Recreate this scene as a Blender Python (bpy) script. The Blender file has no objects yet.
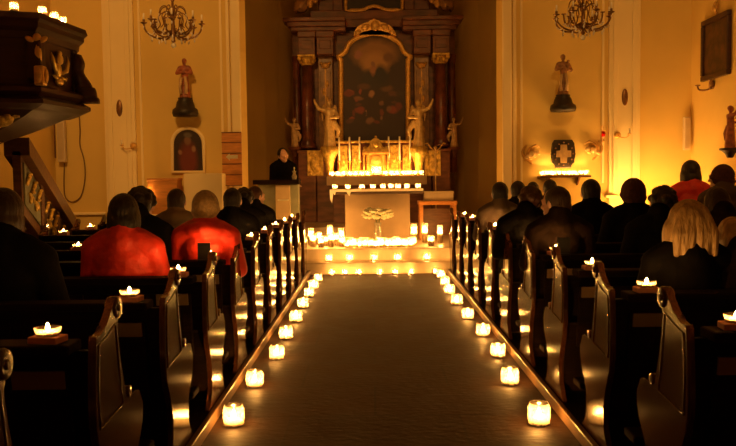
import bpy, bmesh, math, random
from mathutils import Vector, Matrix, Euler
random.seed(7)
PI = math.pi
SC = bpy.context.scene
COL = SC.collection

# ------------------------------------------------------------------ camera, world, exposure
F_PX, CX, CY = 800.0, 368.0, 223.0
EYE = 1.30
cam_d = bpy.data.cameras.new('camera')
cam_d.sensor_width = 36.0
cam_d.lens = 36.0 * F_PX / 736.0
cam = bpy.data.objects.new('camera', cam_d)
COL.objects.link(cam)
CAM_M = (Matrix.Translation((0, 0, EYE)) @ Matrix.Rotation(math.radians(0.36), 4, 'Z')
         @ Matrix.Rotation(math.radians(90 - 3.15), 4, 'X') @ Matrix.Rotation(-0.0122, 4, 'Z'))
cam.matrix_world = CAM_M
cam_d.clip_start = 0.05
SC.camera = cam

world = bpy.data.worlds.new('night')
world.use_nodes = True
world.node_tree.nodes['Background'].inputs[0].default_value = (0.004, 0.005, 0.01, 1)
world.node_tree.nodes['Background'].inputs[1].default_value = 1.0
SC.world = world

SC.view_settings.view_transform = 'Standard'
SC.view_settings.look = 'None'
SC.view_settings.gamma = 1.0
SC.view_settings.exposure = 0.35
try:
    SC.cycles.use_light_tree = True
    SC.cycles.use_denoising = True
    SC.cycles.max_bounces = 8
    SC.cycles.transparent_max_bounces = 16
    SC.cycles.sample_clamp_indirect = 3.0
except Exception:
    pass
FLAME_L = 1100.0
FLAME_C = (1.0, 0.46, 0.10)
# two added warm fill spots, unseen high in the nave, brightening the end wall
for _s in (-1, 1):
    _l = bpy.data.lights.new('wall_fill_spot', 'SPOT')
    _l.energy = 780.0 if _s < 0 else 440.0
    _l.color = (1.0, 0.47, 0.11)
    _l.spot_size = math.radians(50)
    _l.spot_blend = 0.9
    _l.shadow_soft_size = 0.35
    _o = bpy.data.objects.new('wall_fill_spot', _l)
    COL.objects.link(_o)
    _o.location = (_s * 2.6, 3.2, 6.6)
    _o.rotation_euler = (Vector((_s * 3.1, 11.5, 2.9)) - _o.location).to_track_quat('-Z', 'Y').to_euler()



def P(px, py, Y):
    """world point seen at a pixel of the photograph, at distance Y down the nave"""
    d = CAM_M.to_3x3() @ Vector(((px - CX) / F_PX, -(py - CY) / F_PX, -1.0))
    return Vector((0, 0, EYE)) + d * (Y / d.y)


# ------------------------------------------------------------------ materials
MATS = {}


def mk(name, col, rough=0.6, metal=0.0, spec=0.5, var=0.0, scale=8.0, stretch=(1, 1, 1), bump=0.0, bscale=None,
       coat=0.0, sheen=0.0, col2=None, trans=0.0):
    m = bpy.data.materials.new(name)
    m.use_nodes = True
    nt = m.node_tree
    b = nt.nodes['Principled BSDF']
    b.inputs['Base Color'].default_value = (*col, 1)
    b.inputs['Roughness'].default_value = rough
    b.inputs['Metallic'].default_value = metal
    b.inputs['Specular IOR Level'].default_value = spec
    b.inputs['Coat Weight'].default_value = coat
    b.inputs['Coat Roughness'].default_value = 0.12
    b.inputs['Sheen Weight'].default_value = sheen
    tc = nt.nodes.new('ShaderNodeTexCoord')
    mp = nt.nodes.new('ShaderNodeMapping')
    mp.inputs['Scale'].default_value = stretch
    nt.links.new(tc.outputs['Object'], mp.inputs[0])
    nz = nt.nodes.new('ShaderNodeTexNoise')
    nz.inputs['Scale'].default_value = scale
    nz.inputs['Detail'].default_value = 5
    nt.links.new(mp.outputs[0], nz.inputs['Vector'])
    if var or col2:
        r = nt.nodes.new('ShaderNodeValToRGB')
        c2 = col2 or tuple(max(0, c * (1 - var)) for c in col)
        c1 = col if col2 else tuple(min(1, c * (1 + var)) for c in col)
        r.color_ramp.elements[0].position = 0.35
        r.color_ramp.elements[1].position = 0.65
        r.color_ramp.elements[0].color = (*c2, 1)
        r.color_ramp.elements[1].color = (*c1, 1)
        nt.links.new(nz.outputs['Fac'], r.inputs[0])
        nt.links.new(r.outputs[0], b.inputs['Base Color'])
    if bump:
        n2 = nz
        if bscale:
            n2 = nt.nodes.new('ShaderNodeTexNoise')
            n2.inputs['Scale'].default_value = bscale
            n2.inputs['Detail'].default_value = 4
            nt.links.new(mp.outputs[0], n2.inputs['Vector'])
        bp = nt.nodes.new('ShaderNodeBump')
        bp.inputs['Strength'].default_value = bump
        bp.inputs['Distance'].default_value = 0.02
        nt.links.new(n2.outputs['Fac'], bp.inputs['Height'])
        nt.links.new(bp.outputs[0], b.inputs['Normal'])
    MATS[name] = m
    return m


def blob_painting(name, base, blobs, noise=0.25, rough=0.45):
    """old oil painting: soft patches of pigment laid out in the canvas's own x,z"""
    m = bpy.data.materials.new(name)
    m.use_nodes = True
    nt = m.node_tree
    b = nt.nodes['Principled BSDF']
    b.inputs['Roughness'].default_value = rough
    tc = nt.nodes.new('ShaderNodeTexCoord')
    nz = nt.nodes.new('ShaderNodeTexNoise')
    nz.inputs['Scale'].default_value = 5.0
    nz.inputs['Detail'].default_value = 6
    nt.links.new(tc.outputs['Object'], nz.inputs['Vector'])
    add = nt.nodes.new('ShaderNodeVectorMath'); add.operation = 'MULTIPLY_ADD'
    add.inputs[1].default_value = (noise,) * 3
    nt.links.new(nz.outputs['Color'], add.inputs[0])
    nt.links.new(tc.outputs['Object'], add.inputs[2])
    sub = nt.nodes.new('ShaderNodeVectorMath'); sub.operation = 'SUBTRACT'
    sub.inputs[1].default_value = (noise / 2,) * 3
    nt.links.new(add.outputs[0], sub.inputs[0])
    rgb = nt.nodes.new('ShaderNodeRGB'); rgb.outputs[0].default_value = (*base, 1)
    last = rgb.outputs[0]
    for (cx, cz, rx, rz, c) in blobs:
        mp = nt.nodes.new('ShaderNodeMapping'); mp.vector_type = 'POINT'
        mp.inputs['Location'].default_value = (-cx / rx, 0, -cz / rz)
        mp.inputs['Scale'].default_value = (1 / rx, 0, 1 / rz)
        nt.links.new(sub.outputs[0], mp.inputs[0])
        ln = nt.nodes.new('ShaderNodeVectorMath'); ln.operation = 'LENGTH'
        nt.links.new(mp.outputs[0], ln.inputs[0])
        mr = nt.nodes.new('ShaderNodeMapRange')
        mr.inputs['From Min'].default_value = 1.1
        mr.inputs['From Max'].default_value = 0.6
        nt.links.new(ln.outputs['Value'], mr.inputs['Value'])
        mx = nt.nodes.new('ShaderNodeMix'); mx.data_type = 'RGBA'
        nt.links.new(mr.outputs[0], mx.inputs[0])
        nt.links.new(last, mx.inputs[6])
        mx.inputs[7].default_value = (*c, 1)
        last = mx.outputs[2]
    nt.links.new(last, b.inputs['Base Color'])
    MATS[name] = m
    return m


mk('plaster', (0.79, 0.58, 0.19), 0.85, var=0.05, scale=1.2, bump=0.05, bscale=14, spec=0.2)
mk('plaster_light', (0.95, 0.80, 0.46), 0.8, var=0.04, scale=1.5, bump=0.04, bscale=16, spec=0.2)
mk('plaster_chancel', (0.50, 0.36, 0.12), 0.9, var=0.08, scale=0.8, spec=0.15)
mk('ceiling_paint', (0.6, 0.5, 0.33), 0.9)
mk('stone_step', (0.72, 0.58, 0.40), 0.35, var=0.10, scale=5, bump=0.05)
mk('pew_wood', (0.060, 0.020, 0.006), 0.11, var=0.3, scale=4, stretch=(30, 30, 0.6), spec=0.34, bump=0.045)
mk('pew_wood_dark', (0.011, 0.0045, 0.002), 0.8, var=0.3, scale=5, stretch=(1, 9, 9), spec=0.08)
mk('nosing', (0.22, 0.12, 0.055), 0.4, var=0.15, scale=6, stretch=(8, 1, 8))
mk('orange_wood', (0.62, 0.26, 0.06), 0.45, var=0.15, scale=6, stretch=(1, 6, 6))
mk('brown_wood', (0.16, 0.065, 0.025), 0.4, var=0.25, scale=6, stretch=(1, 5, 5))
mk('pulpit_wood', (0.042, 0.011, 0.007), 0.4, var=0.25, scale=4, stretch=(1, 1, 5))
mk('retable_wood', (0.16, 0.055, 0.025), 0.42, var=0.35, scale=4, stretch=(1, 1, 3))
mk('marble_red', (0.20, 0.055, 0.03), 0.28, var=0.5, scale=5, col2=(0.07, 0.02, 0.012))
mk('marble_brown', (0.30, 0.16, 0.06), 0.3, var=0.35, scale=7)
mk('gold', (0.83, 0.50, 0.13), 0.36, metal=0.4, var=0.15, scale=20, bump=0.15, bscale=30)
mk('gold_dull', (0.60, 0.35, 0.09), 0.45, metal=0.35, var=0.2, scale=20)
mk('gold_leaf', (1.0, 0.66, 0.20), 0.3, metal=0.7, var=0.2, scale=25, bump=0.3, bscale=30)
mk('gold_relief', (0.82, 0.50, 0.11), 0.42, metal=0.35, var=0.4, scale=14, bump=1.0, bscale=22)
mk('bronze', (0.27, 0.14, 0.06), 0.35, metal=0.6, var=0.2, scale=20)
mk('brass_plate', (0.26, 0.17, 0.075), 0.5, metal=0.3)
mk('black_metal', (0.02, 0.016, 0.013), 0.45, metal=0.3)
mk('crystal', (0.9, 0.85, 0.75), 0.06, spec=1.0)
mk('wax', (0.92, 0.84, 0.66), 0.5)
mk('wick', (0.03, 0.02, 0.015), 0.9)
mk('foil', (0.75, 0.7, 0.62), 0.35, metal=0.8)
mk('terracotta', (0.55, 0.24, 0.14), 0.7, var=0.1)
mk('white_linen', (0.82, 0.76, 0.64), 0.85, bump=0.2, bscale=60)
mk('altar_stone', (0.50, 0.39, 0.25), 0.55, var=0.08, scale=5)
mk('altar_front', (0.34, 0.25, 0.155), 0.6, var=0.08, scale=5)
mk('altar_top', (0.05, 0.025, 0.012), 0.45, var=0.15)
mk('mensa_cloth', (0.60, 0.45, 0.29), 0.85, var=0.08, scale=10)
mk('gilt_figure', (0.80, 0.58, 0.26), 0.4, metal=0.35, var=0.15, scale=15)
mk('statue_robe', (0.33, 0.10, 0.05), 0.5, var=0.35, scale=9)
mk('cross_gilt', (0.34, 0.22, 0.09), 0.5, var=0.2, scale=12)
mk('statue_pale', (0.60, 0.42, 0.22), 0.5, var=0.2, scale=9)
mk('statue_brown', (0.30, 0.15, 0.07), 0.5, var=0.3, scale=9)
mk('statue_dark', (0.022, 0.014, 0.009), 0.5, var=0.3, scale=9)
mk('skin', (0.62, 0.36, 0.25), 0.55, var=0.05, scale=20)
mk('hair_dark', (0.010, 0.006, 0.004), 0.5, bump=0.5, bscale=70, stretch=(1, 1, 0.2))
mk('hair_brown', (0.035, 0.016, 0.008), 0.5, bump=0.5, bscale=70, stretch=(1, 1, 0.2))
mk('hair_red', (0.055, 0.017, 0.009), 0.5, bump=0.5, bscale=70, stretch=(1, 1, 0.2))
mk('hair_blond', (0.48, 0.30, 0.12), 0.45, var=0.3, scale=30, stretch=(1, 1, 0.15), bump=0.7, bscale=60)
mk('hair_grey', (0.38, 0.33, 0.27), 0.5, bump=0.5, bscale=60)
mk('knit_beige', (0.42, 0.27, 0.11), 0.9, var=0.25, scale=40, bump=0.6, bscale=90, sheen=0.3)
mk('knit_maroon', (0.06, 0.016, 0.010), 0.9, var=0.25, scale=40, bump=0.6, bscale=90)
mk('coat_black', (0.0045, 0.0035, 0.003), 0.95, spec=0.08, bump=0.3, bscale=18)
mk('coat_brown', (0.014, 0.007, 0.004), 0.95, spec=0.1, bump=0.3, bscale=18)
mk('coat_beige', (0.16, 0.10, 0.05), 0.85, bump=0.4, bscale=16)
mk('coat_grey', (0.075, 0.048, 0.028), 0.85, bump=0.4, bscale=16)
mk('coat_red', (0.66, 0.030, 0.012), 0.6, var=0.12, scale=14, bump=1.0, bscale=9)
mk('coat_darkred', (0.20, 0.010, 0.008), 0.7, bump=0.4, bscale=14)
mk('trousers', (0.005, 0.005, 0.006), 0.95, spec=0.08)
mk('shoe_black', (0.012, 0.010, 0.009), 0.5)
mk('speaker_white', (0.66, 0.56, 0.40), 0.6)
mk('cable_brown', (0.18, 0.10, 0.04), 0.6)
mk('petal', (0.88, 0.86, 0.66), 0.7, var=0.05)
_nt = MATS['petal'].node_tree
_pb = _nt.nodes['Principled BSDF']
_tl = _nt.nodes.new('ShaderNodeBsdfTranslucent'); _tl.inputs[0].default_value = (0.9, 0.88, 0.7, 1)
_mx = _nt.nodes.new('ShaderNodeMixShader'); _mx.inputs[0].default_value = 0.45
_nt.links.new(_pb.outputs[0], _mx.inputs[1]); _nt.links.new(_tl.outputs[0], _mx.inputs[2])
_nt.links.new(_mx.outputs[0], _nt.nodes['Material Output'].inputs[0])
mk('leaf', (0.07, 0.11, 0.03), 0.6, var=0.3)
mk('slate_green', (0.22, 0.23, 0.16), 0.6, var=0.1)
mk('beam_panel', (0.55, 0.43, 0.26), 0.6, var=0.05)


def mk_flame():
    m = bpy.data.materials.new('flame')
    m.use_nodes = True
    nt = m.node_tree
    nt.nodes.clear()
    o = nt.nodes.new('ShaderNodeOutputMaterial')
    e = nt.nodes.new('ShaderNodeEmission')
    e.inputs[0].default_value = (*FLAME_C, 1)
    e.inputs[1].default_value = FLAME_L
    nt.links.new(e.outputs[0], o.inputs[0])
    MATS['flame'] = m


def mk_glow_glass(name, col, t=0.4, g=0.06):
    """thin frosted glass: some light straight through, the rest scattered"""
    m = bpy.data.materials.new(name)
    m.use_nodes = True
    nt = m.node_tree
    nt.nodes.clear()
    o = nt.nodes.new('ShaderNodeOutputMaterial')
    tr = nt.nodes.new('ShaderNodeBsdfTransparent')
    tl = nt.nodes.new('ShaderNodeBsdfTranslucent')
    gl = nt.nodes.new('ShaderNodeBsdfGlossy')
    gl.inputs['Roughness'].default_value = 0.15
    tl.inputs[0].default_value = (*col, 1)
    tr.inputs[0].default_value = (*([c * 1.05 for c in col] if col[1] < 0.1 else (0.95, 0.92, 0.86)), 1)
    nz = nt.nodes.new('ShaderNodeTexNoise'); nz.inputs['Scale'].default_value = 26
    tc = nt.nodes.new('ShaderNodeTexCoord')
    nt.links.new(tc.outputs['Object'], nz.inputs['Vector'])
    mr = nt.nodes.new('ShaderNodeMapRange')
    mr.inputs['From Min'].default_value = 0.35; mr.inputs['From Max'].default_value = 0.65
    mr.inputs['To Min'].default_value = t + 0.12; mr.inputs['To Max'].default_value = t - 0.12
    nt.links.new(nz.outputs['Fac'], mr.inputs['Value'])
    m1 = nt.nodes.new('ShaderNodeMixShader')
    nt.links.new(mr.outputs[0], m1.inputs[0])
    nt.links.new(tl.outputs[0], m1.inputs[1]); nt.links.new(tr.outputs[0], m1.inputs[2])
    m2 = nt.nodes.new('ShaderNodeMixShader'); m2.inputs[0].default_value = g
    nt.links.new(m1.outputs[0], m2.inputs[1]); nt.links.new(gl.outputs[0], m2.inputs[2])
    nt.links.new(m2.outputs[0], o.inputs[0])
    MATS[name] = m


mk_flame()
mk_glow_glass('frosted_glass', (0.58, 0.47, 0.34), 0.62)
mk_glow_glass('frosted_white', (0.92, 0.84, 0.68), 0.42)
mk_glow_glass('red_glass', (0.45, 0.015, 0.012), 0.3)
mk_glow_glass('clear_glass', (0.92, 0.92, 0.88), 0.6, 0.2)


def mk_floor():
    m = bpy.data.materials.new('floor_slabs')
    m.use_nodes = True
    nt = m.node_tree
    b = nt.nodes['Principled BSDF']
    tc = nt.nodes.new('ShaderNodeTexCoord')
    br = nt.nodes.new('ShaderNodeTexBrick')
    br.inputs['Scale'].default_value = 1.0
    br.inputs['Brick Width'].default_value = 0.92
    br.inputs['Row Height'].default_value = 0.62
    br.inputs['Mortar Size'].default_value = 0.007
    br.inputs['Color1'].default_value = (0.078, 0.033, 0.012, 1)
    br.inputs['Color2'].default_value = (0.060, 0.025, 0.009, 1)
    br.inputs['Mortar'].default_value = (0.055, 0.026, 0.012, 1)
    nt.links.new(tc.outputs['Object'], br.inputs['Vector'])
    nz = nt.nodes.new('ShaderNodeTexNoise'); nz.inputs['Scale'].default_value = 4.5; nz.inputs['Detail'].default_value = 8; nz.inputs['Roughness'].default_value = 0.65
    nt.links.new(tc.outputs['Object'], nz.inputs['Vector'])
    mx = nt.nodes.new('ShaderNodeMix'); mx.data_type = 'RGBA'; mx.blend_type = 'MULTIPLY'
    mx.inputs[0].default_value = 0.6
    nt.links.new(br.outputs['Color'], mx.inputs[6]); nt.links.new(nz.outputs['Fac'], mx.inputs[7])
    nt.links.new(mx.outputs[2], b.inputs['Base Color'])
    mr = nt.nodes.new('ShaderNodeMapRange')
    mr.inputs['To Min'].default_value = 0.5; mr.inputs['To Max'].default_value = 0.8
    b.inputs['Specular IOR Level'].default_value = 0.28
    nt.links.new(nz.outputs['Fac'], mr.inputs['Value'])
    nt.links.new(mr.outputs[0], b.inputs['Roughness'])
    bp = nt.nodes.new('ShaderNodeBump'); bp.inputs['Strength'].default_value = 0.10; bp.inputs['Distance'].default_value = 0.01
    nt.links.new(br.outputs['Fac'], bp.inputs['Height']); bp.invert = True
    n3 = nt.nodes.new('ShaderNodeTexNoise'); n3.inputs['Scale'].default_value = 22; n3.inputs['Detail'].default_value = 5
    mp3 = nt.nodes.new('ShaderNodeMapping'); mp3.inputs['Scale'].default_value = (0.8, 1.1, 1)
    nt.links.new(tc.outputs['Object'], mp3.inputs[0]); nt.links.new(mp3.outputs[0], n3.inputs['Vector'])
    b3 = nt.nodes.new('ShaderNodeBump'); b3.inputs['Strength'].default_value = 0.35; b3.inputs['Distance'].default_value = 0.012
    nt.links.new(n3.outputs['Fac'], b3.inputs['Height']); nt.links.new(bp.outputs[0], b3.inputs['Normal'])
    nt.links.new(b3.outputs[0], b.inputs['Normal'])
    MATS['floor_slabs'] = m


mk_floor()


# ------------------------------------------------------------------ mesh helpers
class MB:
    def __init__(self):
        self.bm = bmesh.new()

    def box(self, x0, y0, z0, x1, y1, z1, bevel=0.0, mat=None):
        vs = [self.bm.verts.new(v) for v in ((x0, y0, z0), (x1, y0, z0), (x1, y1, z0), (x0, y1, z0),
                                             (x0, y0, z1), (x1, y0, z1), (x1, y1, z1), (x0, y1, z1))]
        fs = [self.bm.faces.new([vs[i] for i in f]) for f in ((3, 2, 1, 0), (4, 5, 6, 7), (0, 1, 5, 4), (1, 2, 6, 5), (2, 3, 7, 6), (3, 0, 4, 7))]
        if bevel:
            es = list({e for f in fs for e in f.edges})
            bmesh.ops.bevel(self.bm, geom=es, offset=bevel, segments=2, affect='EDGES', profile=0.5)
        return self

    def rings(self, rings, cap=True, smooth=True, closed=True):
        """loft a list of rings of points"""
        R = [[self.bm.verts.new(p) for p in r] for r in rings]
        n = len(R[0])
        for a, b in zip(R, R[1:]):
            for i in range(n if closed else n - 1):
                j = (i + 1) % n
                f = self.bm.faces.new((a[i], a[j], b[j], b[i]))
                f.smooth = smooth
        if cap and closed:
            self.bm.faces.new(list(reversed(R[0])))
            self.bm.faces.new(R[-1])
        return self

    def lathe(self, prof, c=(0, 0, 0), n=16, cap=True, smooth=True, axis='Z', sx=1, sy=1):
        rs = []
        for (r, z) in prof:
            ring = []
            for i in range(n):
                a = 2 * PI * i / n
                p = (r * math.cos(a) * sx, r * math.sin(a) * sy, z)
                if axis == 'X': p = (p[2], p[0], p[1])
                if axis == 'Y': p = (p[1], p[2], p[0])
                ring.append((c[0] + p[0], c[1] + p[1], c[2] + p[2]))
            rs.append(ring)
        return self.rings(rs, cap, smooth)

    def ball(self, c, r, n=10, m=6, rot=None):
        if not hasattr(r, '__len__'): r = (r, r, r)
        rs = []
        for k in range(m + 1):
            t = -PI / 2 + PI * k / m
            t = max(-PI / 2 + 0.12, min(PI / 2 - 0.12, t))
            ring = []
            for i in range(n):
                a = 2 * PI * i / n
                v = Vector((r[0] * math.cos(t) * math.cos(a), r[1] * math.cos(t) * math.sin(a), r[2] * math.sin(t)))
                if rot: v = rot @ v
                ring.append((c[0] + v.x, c[1] + v.y, c[2] + v.z))
            rs.append(ring)
        return self.rings(rs)

    def tube(self, pts, rad, n=8, closed=False, cap=True, flat=1.0):
        pts = [Vector(p) for p in pts]
        N = len(pts)
        if not hasattr(rad, '__len__'): rad = [rad] * N
        rs = []
        up = None
        for i in range(N):
            if closed:
                t = pts[(i + 1) % N] - pts[i - 1]
            else:
                t = pts[min(i + 1, N - 1)] - pts[max(i - 1, 0)]
            t.normalize()
            if up is None:
                up = Vector((0, 0, 1)) if abs(t.z) < 0.9 else Vector((0, 1, 0))
            u = up - t * up.dot(t)
            if u.length < 1e-5: u = Vector((1, 0, 0)) - t * t.x
            u.normalize()
            up = u
            w = t.cross(u)
            rs.append([pts[i] + (u * math.cos(2 * PI * k / n) + w * math.sin(2 * PI * k / n) * flat) * rad[i] for k in range(n)])
        if closed:
            rs.append(rs[0])
            return self.rings(rs, cap=False)
        return self.rings(rs, cap=cap)

    def prism(self, poly, d0, d1, plane='XZ', bevel=0.0, smooth=False):
        """extrude a 2D polygon: plane XZ along Y, YZ along X, XY along Z"""
        def tp(a, b, d):
            return {'XZ': (a, d, b), 'YZ': (d, a, b), 'XY': (a, b, d)}[plane]
        A = [self.bm.verts.new(tp(a, b, d0)) for a, b in poly]
        B = [self.bm.verts.new(tp(a, b, d1)) for a, b in poly]
        n = len(poly)
        fs = [self.bm.faces.new(A), self.bm.faces.new(list(reversed(B)))]
        capes = [e for f in fs for e in f.edges]
        for i in range(n):
            j = (i + 1) % n
            f = self.bm.faces.new((A[j], A[i], B[i], B[j]))
            f.smooth = smooth
        if bevel:
            bmesh.ops.bevel(self.bm, geom=capes, offset=bevel, segments=2, affect='EDGES', profile=0.5)
        return self

    def move(self, M):
        bmesh.ops.transform(self.bm, matrix=M, verts=self.bm.verts)
        return self

    def mesh(self, name):
        bmesh.ops.recalc_face_normals(self.bm, faces=self.bm.faces)
        me = bpy.data.meshes.new(name)
        self.bm.to_mesh(me)
        self.bm.free()
        return me

    def build(self, name, mat, parent=None, loc=None):
        me = self.mesh(name)
        me.materials.append(MATS[mat])
        o = bpy.data.objects.new(name, me)
        COL.objects.link(o)
        if loc: o.location = loc
        if parent: o.parent = parent
        return o


def tag(o, label, cat, group=None, kind=None):
    o['label'] = label
    o['category'] = cat
    if group: o['group'] = group
    if kind: o['kind'] = kind
    return o


def thing(name, label, cat, loc=(0, 0, 0), rz=0.0, group=None):
    o = bpy.data.objects.new(name, None)
    o.empty_display_size = 0.1
    COL.objects.link(o)
    o.location = loc
    o.rotation_euler = (0, 0, rz)
    return tag(o, label, cat, group)


def struct(o):
    o['kind'] = 'structure'
    return o


def dup(root, loc, rz=None, label=None, group=None, scale=None):
    r = root.copy(); COL.objects.link(r); r.location = loc
    if rz is not None: r.rotation_euler = (0, 0, rz)
    if scale: r.scale = (scale,) * 3 if not hasattr(scale, '__len__') else scale
    if label: r['label'] = label
    if group: r['group'] = group
    for ch in list(root.children):
        c = ch.copy(); COL.objects.link(c); c.parent = r
        for g in list(ch.children):
            d = g.copy(); COL.objects.link(d); d.parent = c
    return r


def spline(pts, k=6, closed=True):
    out = []
    n = len(pts)
    rng = n if closed else n - 1
    for i in range(rng):
        if closed:
            p0, p1, p2, p3 = (Vector(pts[(i + q) % n]) for q in (-1, 0, 1, 2))
        else:
            p0, p1, p2, p3 = (Vector(pts[max(0, min(n - 1, i + q))]) for q in (-1, 0, 1, 2))
        if (p1 - p2).length < 1e-6: continue
        for s in range(k):
            t = s / k
            out.append(0.5 * ((2 * p1) + (p2 - p0) * t + (2 * p0 - 5 * p1 + 4 * p2 - p3) * t * t + (3 * p1 - p0 - 3 * p2 + p3) * t ** 3))
    if not closed: out.append(Vector(pts[-1]))
    return [tuple(v) for v in out]


ORD = ['first', 'second', 'third', 'fourth', 'fifth', 'sixth', 'seventh', 'eighth', 'ninth', 'tenth', 'eleventh',
       'twelfth', 'thirteenth', 'fourteenth', 'fifteenth', 'sixteenth', 'seventeenth', 'eighteenth']

# ------------------------------------------------------------------ the building
XL, XR = -0.857, 0.994              # edges of the stone aisle
HW = 4.55                           # half width of the nave
YB, YE = -3.0, 11.5                 # rear wall, end wall of the nave
ZC = 7.2
AH = 1.86                           # half width of the chancel opening
CF = 0.32                           # chancel floor height
Y_STEP = 10.9
YA = 16.7                           # chancel end wall

struct(MB().box(-HW - 0.3, YB - 0.3, -0.2, HW + 0.3, YE + 0.5, 0.0).build('floor', 'floor_slabs'))
struct(MB().box(-HW, YB, 0, XL - 0.03, 10.86, 0.06).build('floor_platform_left', 'pew_wood_dark'))
struct(MB().box(XR + 0.03, YB, 0, HW, 10.86, 0.06).build('floor_platform_right', 'pew_wood_dark'))
struct(MB().box(XL - 0.03, YB, 0, XL, 10.86, 0.068, bevel=0.006).build('trim_1', 'nosing'))
struct(MB().box(XR, YB, 0, XR + 0.03, 10.86, 0.068, bevel=0.006).build('trim_2', 'nosing'))
struct(MB().box(-HW - 0.3, YB, 0, -HW, YE + 0.5, ZC).build('wall_left', 'plaster'))
struct(MB().box(HW, YB, 0, HW + 0.3, YE + 0.5, ZC).build('wall_right', 'plaster'))
struct(MB().box(-HW - 0.3, YB - 0.3, 0, HW + 0.3, YB, ZC).build('wall_rear', 'plaster'))
struct(MB().box(-HW - 0.3, YB - 0.3, ZC, HW + 0.3, YA + 0.3, ZC + 0.2).build('ceiling', 'ceiling_paint'))
# end wall of the nave with the chancel arch cut in it
arch_top = [(AH * math.cos(a), 4.7 + AH * math.sin(a)) for a in [PI * k / 24 for k in range(25)]]
wall_poly = [(HW, 0), (HW, ZC), (-HW, ZC), (-HW, 0), (-AH, 0)] + list(reversed(arch_top)) + [(AH, 0)]
struct(MB().prism(wall_poly, YE, YE + 0.5, 'XZ').build('wall_front', 'plaster'))
# bright jamb moulding round the opening
for i, s in enumerate((-1, 1)):
    m = MB()
    m.box(min(s * AH, s * (AH + 0.13)), YE - 0.07, 0, max(s * AH, s * (AH + 0.13)), YE, 4.7, bevel=0.015)
    m.box(min(s * (AH + 0.15), s * (AH + 0.20)), YE - 0.035, 0, max(s * (AH + 0.15), s * (AH + 0.20)), YE, 4.7, bevel=0.01)
    struct(m.build('trim_%d' % (3 + i), 'plaster_light'))
    # pilaster
    m = MB()
    x0, x1 = sorted((s * 3.37, s * 3.81))
    m.box(x0, YE - 0.06, 0, x1, YE, 6.2, bevel=0.008)
    m.box(x0 + 0.05, YE - 0.085, 1.0, x0 + 0.12, YE - 0.06, 5.9, bevel=0.01)
    m.box(x1 - 0.12, YE - 0.085, 1.0, x1 - 0.05, YE - 0.06, 5.9, bevel=0.01)
    m.box(x0 + 0.05, YE - 0.085, 5.9, x1 - 0.05, YE - 0.06, 5.98, bevel=0.01)
    pass
    m.box(x0 - 0.05, YE - 0.12, 6.2, x1 + 0.05, YE, 6.45, bevel=0.03)
    pil_ = struct(m.build('trim_%d' % (5 + i), 'plaster_light'))
    c_ = P(119 if s < 0 else 632, 108 if s < 0 else 97, YE - 0.065)
    MB().ball((s * 3.59, YE - 0.062, c_.z), (0.045, 0.018, 0.12), 14, 8).build('oval_medallion', 'bronze', pil_)
    # dado ledge between the pilasters and the outer wall
    m = MB()
    xa, xb = sorted((s * 3.84, s * HW))
    m.box(xa, YE - 0.05, 0.83, xb, YE, 0.87, bevel=0.012)
    struct(m.build('trim_%d' % (7 + i), 'plaster_light'))
    # low raised plaster bands on the wall panels
    m = MB()
    for (a, b, w) in ((s * 2.12, s * 2.15, 0.02), (s * 3.28, s * 3.31, 0.02)):
        xa, xb = sorted((a, b))
        m.box(xa, YE - w, 1.2, xb, YE, 6.1)
    struct(m.build('trim_%d' % (9 + i), 'plaster_light'))
# chancel
CW = 2.6
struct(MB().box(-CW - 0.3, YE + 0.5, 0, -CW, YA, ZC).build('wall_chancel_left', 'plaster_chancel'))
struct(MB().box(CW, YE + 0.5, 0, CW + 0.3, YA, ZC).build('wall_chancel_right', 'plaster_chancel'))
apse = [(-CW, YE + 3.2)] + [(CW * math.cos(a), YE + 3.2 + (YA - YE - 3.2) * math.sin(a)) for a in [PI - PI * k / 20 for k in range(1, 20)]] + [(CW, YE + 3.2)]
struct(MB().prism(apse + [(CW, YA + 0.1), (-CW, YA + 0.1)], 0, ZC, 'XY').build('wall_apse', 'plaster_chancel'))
struct(MB().box(-AH + 0.0, Y_STEP, 0, AH, Y_STEP + 0.42, 0.16, bevel=0.012).build('floor_step_lower', 'stone_step'))
struct(MB().box(-AH + 0.0, Y_STEP + 0.34, 0.0, AH, YE + 0.5, CF, bevel=0.012).build('floor_step_upper', 'stone_step'))
struct(MB().box(-CW, YE + 0.5, -0.2, CW, YA, CF).build('floor_chancel', 'stone_step'))
struct(MB().box(-1.45, 13.9, CF, 1.45, YA - 0.3, CF + 0.15, bevel=0.012).build('floor_altar_step', 'stone_step'))

# ------------------------------------------------------------------ pews
PROFILE = [(-.205, .79), (-.222, .62), (-.215, .47), (-.15, .34), (-.115, .22), (-.15, .12), (-.22, .06), (-.22, .06),
           (.25, .06), (.25, .06), (.19, .12), (.16, .20), (.185, .28), (.255, .36), (.283, .43), (.268, .49), (.215, .525),
           (.13, .528), (.085, .55), (.055, .62), (.03, .70), (.012, .78), (.012, .83), (.045, .85), (.05, .885), (.02, .905), (-.015, .895),
           (-.05, .865), (-.12, .815), (-.19, .80)]
PROF = spline(PROFILE, 4)
PT = 0.026


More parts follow.
